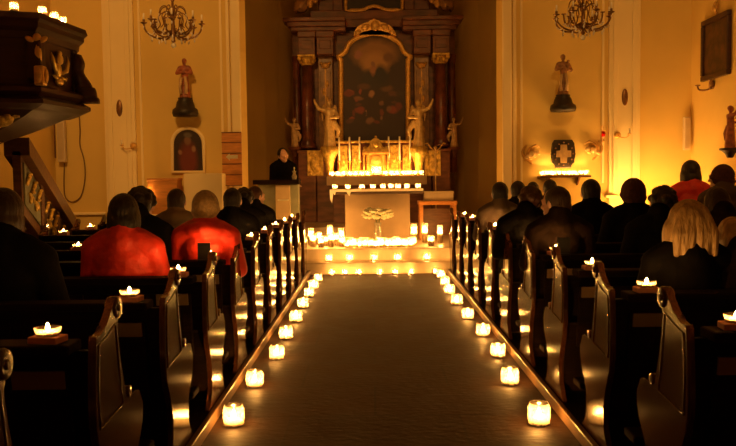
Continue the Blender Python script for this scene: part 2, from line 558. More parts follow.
def make_pew(s, length, label):
    t = thing('church_pew', label, 'pew')
    x_in = s * 0.0

    def sx(a, b): return tuple(sorted((s * a, s * b)))
    a, b = sx(0, PT)
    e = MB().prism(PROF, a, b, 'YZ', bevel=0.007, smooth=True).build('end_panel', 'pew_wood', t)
    # raised moulding lines on the aisle face
    m = MB()
    tri = spline([(-.185, .775), (-.185, .775), (-.198, .62), (-.19, .50), (-.19, .50), (.045, .52), (.045, .52), (.02, .62), (-.002, .74), (-.015, .815), (-.015, .815), (-.10, .79)], 3)
    m.tube([(s * -0.001, y, z) for y, z in tri], 0.0032, 6, closed=True)
    m.build('moulding', 'pew_wood', e)
    # volute at the top of the end
    m = MB()
    a, b = sx(-0.007, PT + 0.006)
    m.lathe([(0.02, a), (0.036, a), (0.04, a + 0.006), (0.04, b - 0.006), (0.036, b), (0.02, b)], (0, 0.012, 0.866), 18, axis='X')
    m.lathe([(0.008, a - 0.006), (0.014, a - 0.003), (0.014, b + 0.003), (0.008, b + 0.006)], (0, 0.012, 0.866), 12, axis='X')
    m.build('volute', 'pew_wood', e)
    # little knob scroll above the seat
    m = MB()
    a, b = sx(-0.004, PT + 0.004)
    m.lathe([(0.012, a), (0.022, a), (0.022, b), (0.012, b)], (0, 0.115, 0.545), 14, axis='X')
    m.build('armrest_scroll', 'pew_wood', e)
    a, b = sx(length - PT, length)
    MB().prism(PROF, a, b, 'YZ', bevel=0.007, smooth=True).build('end_panel', 'pew_wood', t)
    a, b = sx(PT, length - PT)
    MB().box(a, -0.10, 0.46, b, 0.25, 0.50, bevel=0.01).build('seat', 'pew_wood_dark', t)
    # leaning back: boards with framed panels
    m = MB()
    m.prism([(-.205, .76), (-.175, .76), (-.085, .10), (-.115, .10)], a, b, 'YZ')
    n = 4
    w = (b - a) / n
    for k in range(n):
        q0, q1 = a + w * k + 0.06, a + w * (k + 1) - 0.06
        m.prism([(-.217, .70), (-.2, .70), (-.155, .36), (-.17, .36)], q0, q1, 'YZ', bevel=0.006)
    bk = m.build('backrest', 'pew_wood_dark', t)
    a2, b2 = sx(0.06, length - 0.05)
    MB().box(a2, -0.285, 0.76, b2, -0.165, 0.795, bevel=0.008).build('book_ledge', 'pew_wood_dark', t)
    MB().prism([(-.19, .50), (-.075, .50), (-.075, .46), (-.13, .46)], a, b, 'YZ').build('seat_rail', 'pew_wood_dark', t)
    m = MB()
    m.box(a, -0.47, 0.20, b, -0.33, 0.235, bevel=0.01)
    for q in (a + 0.15, b - 0.15):
        m.box(q - 0.02, -0.43, 0.06, q + 0.02, -0.37, 0.2)
    m.build('kneeler', 'pew_wood_dark', t)
    p0, p1 = sx(0.10, 0.27)
    pl = MB().prism([(-.226, .70), (-.20, .70), (-.192, .64), (-.218, .64)], p0, p1, 'YZ', bevel=0.002).build('name_plate', 'brass_plate', t)
    pl['label'] = 'dull brass plate'
    return t


A_L, A_R = -0.89, 1.03
LEN_L, LEN_R = 2.35, 3.25
NL, NR = 11, 10
YL = [1.88 + 0.855 * i for i in range(NL)]
YR = [2.83 + 0.86 * i for i in range(NR)]
GP = 'scroll-ended pews along the aisle'
for side, Ys, ax, s, ln in (('left', YL, A_L, -1, LEN_L), ('right', YR, A_R, 1, LEN_R)):
    proto = None
    n = len(Ys)
    for i, y in enumerate(Ys):
        k = n - 1 - i
        lab = 'dark pew with scrolled end, %s pew from the altar steps, %s of the aisle' % (ORD[k], side)
        if proto is None:
            proto = make_pew(s, ln, lab)
            proto['group'] = GP + ', ' + side
            proto.location = (ax, y, 0)
        else:
            dup(proto, (ax, y, 0), None, lab)

# ------------------------------------------------------------------ candles


def flame_mb(h=0.045, r=0.0105, z=0.0):
    prof = [(0.15, 0), (0.75, 0.14), (1.0, 0.32), (0.72, 0.6), (0.32, 0.85), (0.06, 1.0)]
    return MB().lathe([(a * r, z + b * h) for a, b in prof], n=6)


def make_jar(label, loc, group):
    t = thing('jar_candle', label, 'candle', loc, 0, group)
    prof_o = [(0.046, 0.0), (0.055, 0.006), (0.057, 0.05), (0.057, 0.085), (0.050, 0.096), (0.050, 0.108)]
    prof_i = [(0.047, 0.108), (0.047, 0.096), (0.053, 0.084), (0.053, 0.05), (0.051, 0.008), (0.02, 0.006)]
    MB().lathe(prof_o + prof_i, n=20, cap=True).build('glass_jar', 'frosted_glass', t)
    w = MB().lathe([(0.032, 0.0085), (0.034, 0.012), (0.034, 0.034), (0.030, 0.037), (0.006, 0.034)], n=14).build('wax', 'wax', t)
    MB().lathe([(0.0015, 0.033), (0.0015, 0.042)], n=6).build('wick', 'wick', w)
    flame_mb(0.042, 0.0105, 0.041).build('flame', 'flame', t)
    return t


def make_tealight(label, loc, group):
    """low wide tealight in a clay holder"""
    t = thing('tealight', label, 'candle', loc, 0, group)
    MB().box(-0.05, -0.036, 0, 0.05, 0.036, 0.022, bevel=0.004).build('holder', 'terracotta', t)
    z = 0.022
    MB().lathe([(0.032, z), (0.036, z + 0.002), (0.042, z + 0.026), (0.040, z + 0.027), (0.034, z + 0.008), (0.004, z + 0.008)], n=16).build('cup', 'frosted_glass', t)
    w = MB().lathe([(0.029, z + 0.0085), (0.031, z + 0.014), (0.004, z + 0.0135)], n=14).build('wax', 'wax', t)
    MB().lathe([(0.0013, z + 0.013), (0.0013, z + 0.018)], n=6).build('wick', 'wick', w)
    flame_mb(0.024, 0.0072, z + 0.016).build('flame', 'flame', t)
    return t


def make_votive(label, loc, group):
    """small glass cup with a little flame"""
    t = thing('votive_candle', label, 'candle', loc, 0, group)
    MB().lathe([(0.026, 0), (0.032, 0.003), (0.036, 0.062), (0.034, 0.062), (0.030, 0.006), (0.004, 0.005)], n=14).build('glass_cup', 'frosted_white', t)
    w = MB().lathe([(0.022, 0.0065), (0.024, 0.01), (0.024, 0.020), (0.004, 0.0195)], n=12).build('wax', 'wax', t)
    MB().lathe([(0.0012, 0.019), (0.0012, 0.024)], n=6).build('wick', 'wick', w)
    flame_mb(0.024, 0.006, 0.023).build('flame', 'flame', t)
    return t


def make_pillar(label, loc, group, h=0.16, r=0.033):
    t = thing('pillar_candle', label, 'candle', loc, 0, group)
    # glass cylinder round a short thick candle
    MB().lathe([(r * 0.9, 0), (r * 1.3, 0.004), (r * 1.3, h), (r * 1.22, h), (r * 1.22, 0.008), (0.004, 0.007)], n=16).build('glass_sleeve', 'frosted_glass', t)
    w = MB().lathe([(r * 0.95, 0.009), (r, 0.012), (r, h * 0.5), (r * 0.9, h * 0.53), (0.005, h * 0.51)], n=14).build('wax', 'wax', t)
    MB().lathe([(0.0015, h * 0.5), (0.0015, h * 0.5 + 0.01)], n=6).build('wick', 'wick', w)
    flame_mb(0.045, 0.011, h * 0.5 + 0.009).build('flame', 'flame', t)
    return t


# jars along the aisle
jl = [(234, 427), (255, 388.5), (277, 361), (286, 341), (296, 324), (303, 310), (309, 299), (313.5, 291), (318, 283.5)]
jr = [(539, 426), (510, 386), (498, 359), (483, 338), (468, 321), (457, 307), (449.5, 296), (445, 287.5), (441, 280)]


def on_floor(px, py, Z=0.0):
    d = CAM_M.to_3x3() @ Vector(((px - CX) / F_PX, -(py - CY) / F_PX, -1.0))
    return Vector((0, 0, EYE)) + d * ((Z - EYE) / d.z)


jar0 = None
for side, lst in (('left', jl), ('right', jr)):
    for k, (px, py) in enumerate(lst):
        p = on_floor(px, py - 2)
        p.z = 0.0
        lab = 'glass jar candle on the aisle floor, %s from the altar steps along the %s pews' % (ORD[len(lst) - 1 - k], side)
        if jar0 is None:
            jar0 = make_jar(lab, p, 'jar candles lining the aisle')
        else:
            dup(jar0, p, random.random() * 6, lab, 'jar candles lining the aisle', random.uniform(0.95, 1.05))

# jars on the floor against the lower step, on its tread
for k, px in enumerate((332, 345, 359, 380, 395, 411, 435)):
    p = P(px, 276, Y_STEP - 0.09); p.z = 0
    dup(jar0, p, k, 'small jar candle on the floor by the lowest altar step, %s from the left' % ORD[k], 'jar candles at the foot of the steps', 0.75)
for k, px in enumerate((329, 349.5, 374, 398, 427, 455)):
    p = P(px, 262, Y_STEP + 0.19); p.z = 0.16
    dup(jar0, p, k * 2, 'round jar candle on the tread of the lowest altar step, %s from the left' % ORD[k], 'jar candles on the step tread', 0.9)
# a carpet of tealights before the altar
tea0 = None
rows = [(11.45, 12), (11.57, 12), (11.69, 12)]
for r, (y, n) in enumerate(rows):
    for k in range(n):
        px = 349 + (412 - 349) * k / (n - 1) + (r - 1) * 1.5
        p = P(px, 240, y); p.z = CF
        lab = 'votive candle in the %s row of the bed before the altar, %s from the left' % (('front', 'middle', 'back')[r], ORD[k])
        if tea0 is None:
            tea0 = make_votive(lab, p, 'bed of votive candles before the altar')
            tea0.scale = (1.1, 1.1, 1.9)
        else:
            dup(tea0, p, 0, lab, None, (1.1, 1.1, 1.9 + 0.25 * math.sin(k * 2.3 + r)))
# taller glass candles on the chancel floor
pil0 = None
pl_pts = [(313, 11.62, 0.20), (321, 11.5, 0.15), (330, 12.0, 0.30), (331, 11.55, 0.22), (341, 12.05, 0.24), (342, 11.6, 0.15), (319, 12.0, 0.2), (326, 11.75, 0.15), (337, 11.8, 0.19), (311, 11.9, 0.26)]
pr_pts = [(414, 12.0, 0.30), (425, 12.15, 0.30), (440, 12.1, 0.27), (431, 11.55, 0.15)]
for side, lst in (('left', pl_pts), ('right', pr_pts)):
    for k, (px, y, h) in enumerate(lst):
        p = P(px, 240, y); p.z = CF
        kind = 'tall' if h > 0.21 else 'short'
        order = sorted(lst)
        lab = '%s glass pillar candle on the floor %s of the altar, %s from the left there' % (kind, side, ORD[order.index((px, y, h))])
        if pil0 is None:
            pil0 = make_pillar(lab, p, 'pillar candles beside the altar')
            pil0.scale = (1.0, 1.0, h / 0.16)
        else:
            dup(pil0, p, 0, lab, None, (1.0, 1.0, h / 0.16))

# tealights on the pew ledges beside the aisle
led0 = None
LED_Z = 0.795


def ledge_light(x, y, lab, rz=0.0):
    global led0
    if led0 is None:
        led0 = make_tealight(lab, (x, y, LED_Z), 'tealights on the pew ledges')
        led0.rotation_euler = (0, 0, rz)
    else:
        dup(led0, (x, y, LED_Z), rz, lab)


for side, Ys, x in (('left', YL, -1.035), ('right', YR, 1.185)):
    n = len(Ys)
    for i, y in enumerate(Ys):
        if side == 'left' and i == 0: continue
        ledge_light(x, y - 0.228, 'tealight in clay holder at aisle end of the %s pew ledge from the altar, %s' % (ORD[n - 1 - i], side), random.uniform(-0.2, 0.2))
for px, i, nm in ((78, 5, 'beside the orange-red jacket'), (91, 8, 'below the looped cable'), (63.5, 7, 'at the foot of the pulpit stair'), (162, 7, 'between the two red jackets')):
    y = YL[i] - 0.225
    p = P(px, 240, y)
    ledge_light(p.x, y, 'tealight on a left pew ledge ' + nm)

for px, i, Ys, nm in ((204, 4, YL, 'left pews, behind the dark red hooded jacket'), (564, 3, YR, 'right pews, behind a dark brown coat')):
    y = Ys[i] - 0.272
    p = P(px, 255, y)
    t = thing('candle_shield', 'small black tin candle shield in the ' + nm, 'shield', (p.x, y, LED_Z))
    MB().box(-.038, -.003, .012, .038, .003, .115, bevel=.002).build('screen', 'black_metal', t)
    for q in (-1, 1): MB().box(q * .037 - .0025, -.003, .012, q * .037 + .0025, .022, .115).build('side_wing', 'black_metal', t)
    MB().box(-.04, -.012, 0, .04, .024, .012, bevel=.002).build('base', 'black_metal', t)

# ------------------------------------------------------------------ soft bodies (people, statues)


class Soft:
    """closed balls and tapered limbs fused into one skin"""

    def __init__(self):
        self.b = MB()
        self.M = None

    def ball(self, c, r):
        if self.M:
            v = self.M @ Vector(c)
            self.b.ball(v, r, 14, 9, rot=self.M.to_3x3())
        else:
            self.b.ball(c, r, 14, 9)
        return self

    def limb(self, pts, rad):
        pts = [Vector(p) for p in pts]
        if self.M: pts = [self.M @ p for p in pts]
        # rounded ends
        self.b.ball(pts[0], rad[0] * 0.99, 12, 8)
        for (a, ra), (c, rc) in zip(zip(pts, rad), zip(pts[1:], rad[1:])):
            self.b.tube([a, c], [ra, rc], 12)
            self.b.ball(c, rc * 0.99, 12, 8)
        return self

    def mesh(self, name, voxel=0.01, smooth=4, dec=0.35):
        me = self.b.mesh(name + '_raw')
        o = bpy.data.objects.new(name + '_raw', me)
        COL.objects.link(o)
        r = o.modifiers.new('r', 'REMESH'); r.mode = 'VOXEL'; r.voxel_size = voxel; r.adaptivity = 0
        s = o.modifiers.new('s', 'SMOOTH'); s.iterations = smooth; s.factor = 0.5
        if dec < 1:
            d = o.modifiers.new('d', 'DECIMATE'); d.ratio = dec
        dg = bpy.context.evaluated_depsgraph_get()
        out = bpy.data.meshes.new_from_object(o.evaluated_get(dg), depsgraph=dg)
        out.name = name
        for p in out.polygons: p.use_smooth = True
        bpy.data.objects.remove(o)
        bpy.data.meshes.remove(me)
        out.materials.clear()
        return out


def mobj(name, me, mat, parent=None):
    if not me.materials: me.materials.append(MATS[mat])
    o = bpy.data.objects.new(name, me)
    COL.objects.link(o)
    if parent: o.parent = parent
    if me.materials[0] != MATS[mat]:
        o.material_slots[0].link = 'OBJECT'
        o.material_slots[0].material = MATS[mat]
    return o


HEAD_C = Vector((0, 0.02, 1.185))
NECK = Vector((0, -0.005, 1.03))


def head_matrix(bow=0.0, turn=0.0, tilt=0.0):
    return Matrix.Translation(NECK + Vector((0, 0.005, -0.038))) @ Matrix.Scale(1.08, 4) @ Euler((-bow, tilt, turn), 'XYZ').to_matrix().to_4x4() @ Matrix.Translation(-NECK)


POSES = {'upright': (0.05, 0, 0), 'bowed': (0.50, 0, 0), 'turned': (0.12, 0.75, 0.05), 'turned_right': (0.1, -0.8, -0.04), 'tilted': (0.3, -0.3, 0.18)}


def body_mesh(pose, standing=False):
    S = Soft()
    dz = 0.42 if standing else 0.0
    o = Vector((0, 0, dz))

    def v(x, y, z): return (x, y, z + dz)
    S.ball(v(0, 0, .53), (.165, .125, .10)); S.ball(v(0, -.005, .68), (.14, .105, .14)); S.ball(v(0, -.015, .85), (.16, .115, .15))
    S.limb([v(0, -.02, .95), v(0, -.005, 1.03), v(0, .012, 1.10)], [.075, .055, .054])
    for s in (-1, 1):
        S.limb([v(0, -.02, .95), v(s * .175, -.02, .935)], [.07, .062])
        if standing:
            S.limb([v(s * .19, -.02, .93), v(s * .235, 0, .66), v(s * .13, .22, .60)], [.052, .042, .03])
            h = Vector(v(s * .115, .27, .60))
        else:
            S.limb([v(s * .19, -.02, .93), v(s * .245, .04, .67), v(s * .12, .25, .635)], [.052, .042, .03])
            h = Vector(v(s * .105, .30, .628))
        S.ball(h, (.036, .048, .017))
        for k, (dx, ln) in enumerate(((-.027, .052), (-.009, .062), (.009, .066), (.027, .058))):
            b0 = h + Vector((s * -dx, .036, 0)); b1 = b0 + Vector((0, ln * .55, .004)); b2 = b1 + Vector((0, ln * .45, -.02))
            S.limb([b0, b1, b2], [.0092, .0088, .0078])
        t0 = h + Vector((s * -.03, -.01, 0))
        S.limb([t0, t0 + Vector((s * -.02, .025, .004)), t0 + Vector((s * -.022, .05, -.006))], [.011, .010, .0085])
        if standing:
            S.limb([v(s * .085, 0, .52), (s * .09, .01, .50), (s * .09, 0, .09)], [.09, .06, .042])
            S.limb([(s * .09, -.03, .045), (s * .10, .15, .035)], [.042, .033])
        else:
            S.limb([(s * .085, .0, .535), (s * .11, .42, .525), (s * .11, .44, .30), (s * .11, .43, .09)], [.088, .062, .056, .04])
            S.limb([(s * .11, .41, .045), (s * .115, .58, .035)], [.042, .033])
    S.M = Matrix.Translation(o) @ head_matrix(*POSES[pose])
    S.ball((0, .01, 1.195), (.077, .098, .108)); S.ball((0, .05, 1.135), (.054, .062, .062)); S.ball((0, .085, 1.10), (.028, .025, .02))
    S.limb([(0, .108, 1.20), (0, .128, 1.165)], [.010, .015])
    for s in (-1, 1):
        S.ball((s * .079, .012, 1.175), (.011, .020, .032))
        S.ball((s * .03, .095, 1.193), (.017, .014, .012)); S.ball((s * .03, .098, 1.214), (.028, .012, .008))
        S.ball((s * .04, .08, 1.155), (.022, .022, .022))
    S.ball((0, .108, 1.125), (.024, .011, .006)); S.ball((0, .106, 1.114), (.021, .011, .007))
    return S.mesh('body', 0.0075, 2, 0.3)


def jacket_mesh(kind='plain', standing=False):
    S = Soft()
    dz = 0.42 if standing else 0.0

    def v(x, y, z): return (x, y, z + dz)
    S.ball(v(0, 0, .545), (.195, .150, .11)); S.ball(v(0, -.005, .68), (.18, .135, .15)); S.ball(v(0, -.02, .85), (.195, .145, .16))
    S.limb([v(0, -.035, .97), v(0, -.022, 1.075)], [.125, .092])
    for s in (-1, 1):
        S.limb([v(0, -.025, .985), v(s * .10, -.022, .975), v(s * .19, -.02, .93)], [.10, .095, .088])
        if standing:
            S.limb([v(s * .195, -.02, .92), v(s * .24, 0, .66), v(s * .145, .19, .61)], [.078, .064, .048])
        else:
            S.limb([v(s * .195, -.02, .92), v(s * .25, .04, .67), v(s * .135, .22, .64)], [.078, .064, .048])
    if kind == 'hood':
        S.limb([v(-.10, -.09, .99), v(0, -.13, 1.0), v(.10, -.09, .99)], [.055, .07, .055])
        S.limb([v(-.10, -.07, 1.02), v(-.09, .02, 1.02)], [.045, .035]); S.limb([v(.10, -.07, 1.02), v(.09, .02, 1.02)], [.045, .035])
    if kind == 'puffy':
        for z in (.60, .69, .78, .87):
            S.ball(v(0, -.012, z), (.205 - abs(z - .78) * .05, .158, .055))
    if kind == 'scarf':
        S.limb([v(-.08, -.05, 1.03), v(0, -.085, 1.035), v(.08, -.05, 1.03), v(.07, .06, 1.0), v(-.06, .07, .99), v(-.08, -.03, 1.03)], [.042] * 6)
    if standing:
        S.limb([v(0, 0, .52), (0, 0, .45)], [.19, .20]); S.limb([(0, 0, .5), (0, .01, .20)], [.19, .23])
    return S.mesh('jacket', 0.013, 5, 0.4)


def trousers_mesh():
    S = Soft()
    S.ball((0, .01, .525), (.175, .135, .085))
    for s in (-1, 1):
        S.limb([(s * .09, .0, .535), (s * .113, .425, .527), (s * .112, .445, .30), (s * .112, .435, .10)], [.096, .074, .068, .056])
    return S.mesh('trousers', 0.014, 3, 0.4)


def shoe_mesh(s):
    S = Soft()
    S.limb([(s * .11, .41, .046), (s * .115, .50, .044), (s * .118, .60, .038)], [.046, .046, .038])
    return S.mesh('shoe', 0.012, 3, 0.5)


def hair_mesh(kind, pose, standing=False):
    S = Soft()
    S.M = Matrix.Translation((0, 0, 0.42 if standing else 0)) @ head_matrix(*POSES[pose])
    rnd = random.Random(hash(kind) % 1000 if False else len(kind))
    if kind in ('short', 'bob', 'long', 'curly'):
        S.ball((0, -.010, 1.205), (.090, .102, .105)); S.ball((0, -.042, 1.15), (.082, .066, .08))
    if kind == 'bob':
        S.ball((0, -.045, 1.125), (.094, .068, .10))
        for s in (-1, 1): S.ball((s * .07, -.005, 1.14), (.03, .06, .095))
    if kind == 'curly':
        for k in range(26):
            a = rnd.uniform(0, 2 * PI); e = rnd.uniform(-0.2, 1.3)
            d = Vector((math.cos(a) * math.cos(e), math.sin(a) * math.cos(e), math.sin(e)))
            if d.y > 0.6 and d.z < 0.6: continue
            S.ball(Vector((0, -.012, 1.19)) + Vector((d.x * .085, d.y * .095, d.z * .10)), (.028,) * 3)
    if kind == 'long':
        S.ball((0, -.025, 1.195), (.108, .112, .118)); S.ball((0, -.055, 1.12), (.118, .078, .11))
        for s in (-1, 1):
            S.ball((s * .085, -.01, 1.11), (.05, .07, .11))
            for q in (.25, .6, 1.0): S.limb([(s * .05 * q, -.09, 1.25), (s * .095 * q, -.118, 1.13), (s * .10 * q, -.112, 1.02)], [.03, .03, .018])
    if kind == 'fringe':
        for k in range(9):
            a = PI + PI * (k - .5) / 8
            S.ball((math.cos(a) * .074, -.005 + math.sin(a) * .088, 1.15), (.017, .022, .035))
    if kind == 'nape':
        S.ball((0, -.045, 1.135), (.072, .052, .055))
    if kind == 'knit':
        S.ball((0, -.012, 1.195), (.100, .113, .118)); S.ball((0, -.05, 1.14), (.085, .07, .075))
        pts = [(math.cos(a) * .086, -.006 + math.sin(a) * .102, 1.165 + .035 * math.sin(a)) for a in [2 * PI * k / 16 for k in range(17)]]
        S.limb(pts, [.020] * 17)
    if kind == 'flat':
        S.ball((0, 0, 1.235), (.105, .125, .058)); S.ball((0, .09, 1.21), (.065, .055, .016)); S.ball((0, -.01, 1.205), (.085, .10, .04))
    return S.mesh(kind, 0.0085, 2, 0.5)


CACHE = {}


def cached(key, fn):
    if key not in CACHE: CACHE[key] = fn()
    return CACHE[key]


def person(label, loc, pose, hair, hair_mat, coat, coat_mat, scale=1.0, hat=None, hat_mat=None, rz=0.0, standing=False, group=None):
    t = thing('person', label, 'person', loc, rz, group)
    t.scale = (scale,) * 3
    mobj('body', cached(('body', pose, standing), lambda: body_mesh(pose, standing)), 'skin', t)
    mobj('coat', cached(('coat', coat, standing), lambda: jacket_mesh(coat, standing)), coat_mat, t)
    if not standing:
        mobj('trousers', cached('trousers', trousers_mesh), 'trousers', t)
        for s in (-1, 1): mobj('shoe', cached(('shoe', s), lambda: shoe_mesh(s)), 'shoe_black', t)
    if hair: mobj('hair', cached((hair, pose, standing), lambda: hair_mesh(hair, pose, standing)), hair_mat, t)
    if hat: mobj('hat', cached((hat, pose, standing), lambda: hair_mesh(hat, pose, standing)), hat_mat, t)
    return t


SEAT_TOP = 0.50
TOPS = {'upright': 1.295, 'bowed': 1.24, 'turned': 1.29, 'turned_right': 1.29, 'tilted': 1.27}


def seated(label, px, py_top, pewY, pose, hair, hm, coat, cm, hat=None, hatm=None, rz=0.0, smin=0.86, smax=1.1):
    y = pewY + 0.0
    p = P(px, py_top, y + 0.02)
    top = p.z
    # seat 0.44 above the person's base; scale about the seat
    s = (top - SEAT_TOP) / (TOPS[pose] + (0.02 if hat else 0) - 0.44)
    s = max(smin, min(smax, s))
    return person(label, (p.x, y + 0.02, SEAT_TOP - 0.435 * s), pose, hair, hm, coat, cm, s, hat, hatm, rz)


# left pews
seated('short-haired person in a dark coat at the left edge of the photo', 2, 189, YL[2], 'turned', 'short', 'hair_brown', 'plain', 'coat_black')
seated('person with dark bobbed hair in a bright orange-red jacket, seen from behind', 123, 200, YL[3], 'upright', 'bob', 'hair_dark', 'puffy', 'coat_red')
seated('person with thick dark hair in front of the orange-red jacket', 137, 192, YL[4], 'bowed', 'curly', 'hair_dark', 'plain', 'coat_black')
seated('person in a beige hooded coat with short brown hair, left of the beige hat', 176, 189, YL[6], 'upright', 'short', 'hair_brown', 'hood', 'coat_beige')
seated('person in a beige knitted hat and dark red hooded jacket by the aisle', 205, 190, YL[4], 'upright', 'nape', 'hair_grey', 'hood', 'coat_red', 'knit', 'knit_beige')
seated('dark-haired person in black just right of the beige hat', 232, 189, YL[6] + 0.02, 'upright', 'short', 'hair_dark', 'plain', 'coat_black')
seated('dark-haired person in black, second left of the lectern', 243, 191, YL[7], 'bowed', 'curly', 'hair_dark', 'plain', 'coat_black')
seated('person with reddish hair turned towards the aisle, just left of the lectern', 254, 192, YL[8], 'turned_right', 'short', 'hair_red', 'plain', 'coat_black')
# right pews
seated('dark-haired person at the aisle end of the right pews, first head right of the altar', 500, 182, YR[6], 'upright', 'short', 'hair_dark', 'plain', 'coat_grey')
seated('dark-haired person, second head right of the altar', 518, 181, YR[7], 'upright', 'short', 'hair_dark', 'plain', 'coat_black')
seated('dark-haired person, third and smallest head right of the altar', 533, 183.5, YR[9], 'upright', 'bob', 'hair_dark', 'plain', 'coat_black')
seated('dark-haired person under the left end of the candle shelf', 550, 179.5, YR[8], 'upright', 'short', 'hair_dark', 'plain', 'coat_black')
seated('person with reddish-brown hair low in front of the first heads on the right', 526, 194, YR[4], 'tilted', 'curly', 'hair_red', 'plain', 'coat_black')
seated('person in brown with head turned to the aisle, below the candle shelf', 559, 197, YR[3], 'turned', 'short', 'hair_brown', 'scarf', 'coat_brown')
seated('tall dark-haired person in black below the right end of the candle shelf', 591, 179, YR[5], 'upright', 'short', 'hair_dark', 'plain', 'coat_black')
seated('person in a dark maroon knitted cap and black coat below the right pilaster', 633.5, 176, YR[4], 'upright', 'nape', 'hair_dark', 'plain', 'coat_black', 'knit', 'knit_maroon')
seated('dark-haired person leaning low between the maroon cap and the blond hair', 659, 197, YR[3], 'tilted', 'curly', 'hair_dark', 'plain', 'coat_black')
seated('dark-haired person in a red coat in front of the right wall', 691, 160, YR[8], 'upright', 'bob', 'hair_dark', 'puffy', 'coat_red', smax=1.16)
seated('person in a dark cap with grey hair and grey coat near the right edge', 724, 163, YR[7], 'turned', 'nape', 'hair_grey', 'scarf', 'coat_grey', 'knit', 'knit_maroon', smax=1.16)
seated('person with long blond hair in a dark coat on the right', 688, 203, YR[1], 'upright', 'long', 'hair_blond', 'plain', 'coat_black', smin=0.8)
seated('small fair-haired person at the right edge of the photo beside the long blond hair', 739, 236, YR[1], 'bowed', 'bob', 'hair_blond', 'plain', 'coat_brown', smin=0.72)
seated('person in a dark brown coat low under the grey coat at the right edge', 722, 197, YR[3], 'bowed', 'bob', 'hair_brown', 'hood', 'coat_brown')

# ------------------------------------------------------------------ altars
ALT_Y = 12.35
# free-standing altar
t = thing('front_altar', 'low stone-fronted altar table with a dark top and white cloth edge behind the candle bed', 'altar', (0, ALT_Y, CF))
a = P(330, 190, ALT_Y); b = P(423, 190, ALT_Y)
topz = a.z - CF
x0, x1 = a.x, b.x
MB().box(x0, -0.0, topz - 0.07, x1, 0.8, topz, bevel=0.012).build('table_top', 'altar_top', t)
p0, p1 = P(345, 215, ALT_Y + 0.1), P(410, 215, ALT_Y + 0.1)
MB().box(p0.x, 0.1, 0, p1.x, 0.65, topz - 0.07, bevel=0.01).build('pedestal', 'altar_front', t)
m = MB().box(x0 - 0.004, -0.008, topz, x1 + 0.004, 0.3, topz + 0.006)
m.box(x0 - 0.004, -0.012, topz - 0.03, x1 + 0.004, -0.004, topz + 0.006)
# corner of the cloth hanging down at the left
m.prism([(x0 - 0.006, topz + 0.004), (x0 + 0.10, topz + 0.004), (x0 + 0.075, topz - 0.08), (x0 + 0.05, topz - 0.05), (x0 + 0.03, topz - 0.20), (x0, topz - 0.14)], -0.02, -0.008, 'XZ')
m.prism([(x0 + 0.24, topz + 0.004), (x0 + 0.33, topz + 0.004), (x0 + 0.30, topz - 0.10), (x0 + 0.27, topz - 0.06)], -0.02, -0.008, 'XZ')
m.build('altar_cloth', 'white_linen', t)
for k, px in enumerate((335, 348, 362, 373, 383, 391, 398, 407, 418)):
    p = P(px, 188, ALT_Y + 0.12); p.z = CF + topz + 0.006
    dup(tea0, p, 0, 'small candle on the top of the front altar, %s from the left' % ORD[k], 'candles on the front altar', 1.2)

# white bouquet in a vase
t = thing('flower_vase', 'round bouquet of white flowers in a glass vase standing before the altar', 'flowers', P(378, 238, 12.15).xy.to_3d() + Vector((0, 0, CF)))
MB().lathe([(0.05, 0), (0.06, 0.01), (0.062, 0.16), (0.045, 0.25), (0.06, 0.32), (0.056, 0.32), (0.041, 0.25), (0.057, 0.16), (0.05, 0.015), (0.005, 0.012)], n=16).build('vase', 'clear_glass', t)
m = MB()
rnd = random.Random(3)
for k in range(8):
    a = rnd.uniform(0.3, PI - 0.3); r = rnd.uniform(0.03, 0.09)
    m.tube([(0, 0, 0.05), (math.cos(a) * 0.02, math.sin(a) * 0.02, 0.24), (math.cos(a) * r, math.sin(a) * r * .7, 0.42)], 0.0035, 5)
    c = Vector((math.cos(a) * r * 2.1, math.sin(a) * r * 1.2, 0.42))
    m.ball(c, (0.035, 0.02, 0.006), 6, 4, rot=Euler((rnd.uniform(-.6, .6), rnd.uniform(-.6, .6), a)).to_matrix())
m.build('leaves', 'leaf', t)
for k in range(42):
    u = 0.6 - 1.5 * (k + .5) / 42
    a = k * 2.39996
    q_ = math.sqrt(max(0, 1 - u * u))
    c = Vector((math.cos(a) * q_ * .20, math.sin(a) * q_ * .10, 0.475 + u * .09 - .035 * math.cos(a) ** 2 * q_ + .012 * math.sin(k * 1.7)))
    m = MB()
    m.ball(c, 0.03, 8, 5)
    for q in range(6):
        b = 2 * PI * q / 6 + k
        m.ball(c + Vector((math.cos(b) * .026, math.sin(b) * .022, 0.004)), (.026, .018, .018), 6, 4, rot=Matrix.Rotation(b, 3, 'Z'))
    m.build('blossom', 'petal', t)

# high altar
HY = 15.0
Z0 = CF + 0.15
t = thing('high_altar', 'high altar with a brown cloth frontal, gilded gradine and rows of candles', 'altar', (0, HY, Z0))
a, b = P(326.5, 176.5, HY), P(427, 185.6, HY)
mz = a.z - Z0
MB().box(a.x, 0, mz - 0.17, b.x, 0.45, mz, bevel=0.01).build('mensa', 'mensa_cloth', t)
MB().box(a.x + 0.12, 0.08, 0, b.x - 0.12, 0.44, mz - 0.17, bevel=0.01).build('altar_body', 'retable_wood', t)
m = MB()
g0, g1 = P(337, 141, HY + 0.42), P(413, 141, HY + 0.42)
gz = g0.z - Z0
m.box(g0.x, 0.37, mz, g1.x, 0.45, gz - 0.05)
m.build('gradine', 'marble_red', t)
m = MB()
for (zz, h) in ((gz - 0.05, 0.05), (mz + 0.0, 0.06)):
    m.box(g0.x - 0.02, 0.345, zz, g1.x + 0.02, 0.46, zz + h, bevel=0.012)
n = 6
w = (g1.x - g0.x) / n
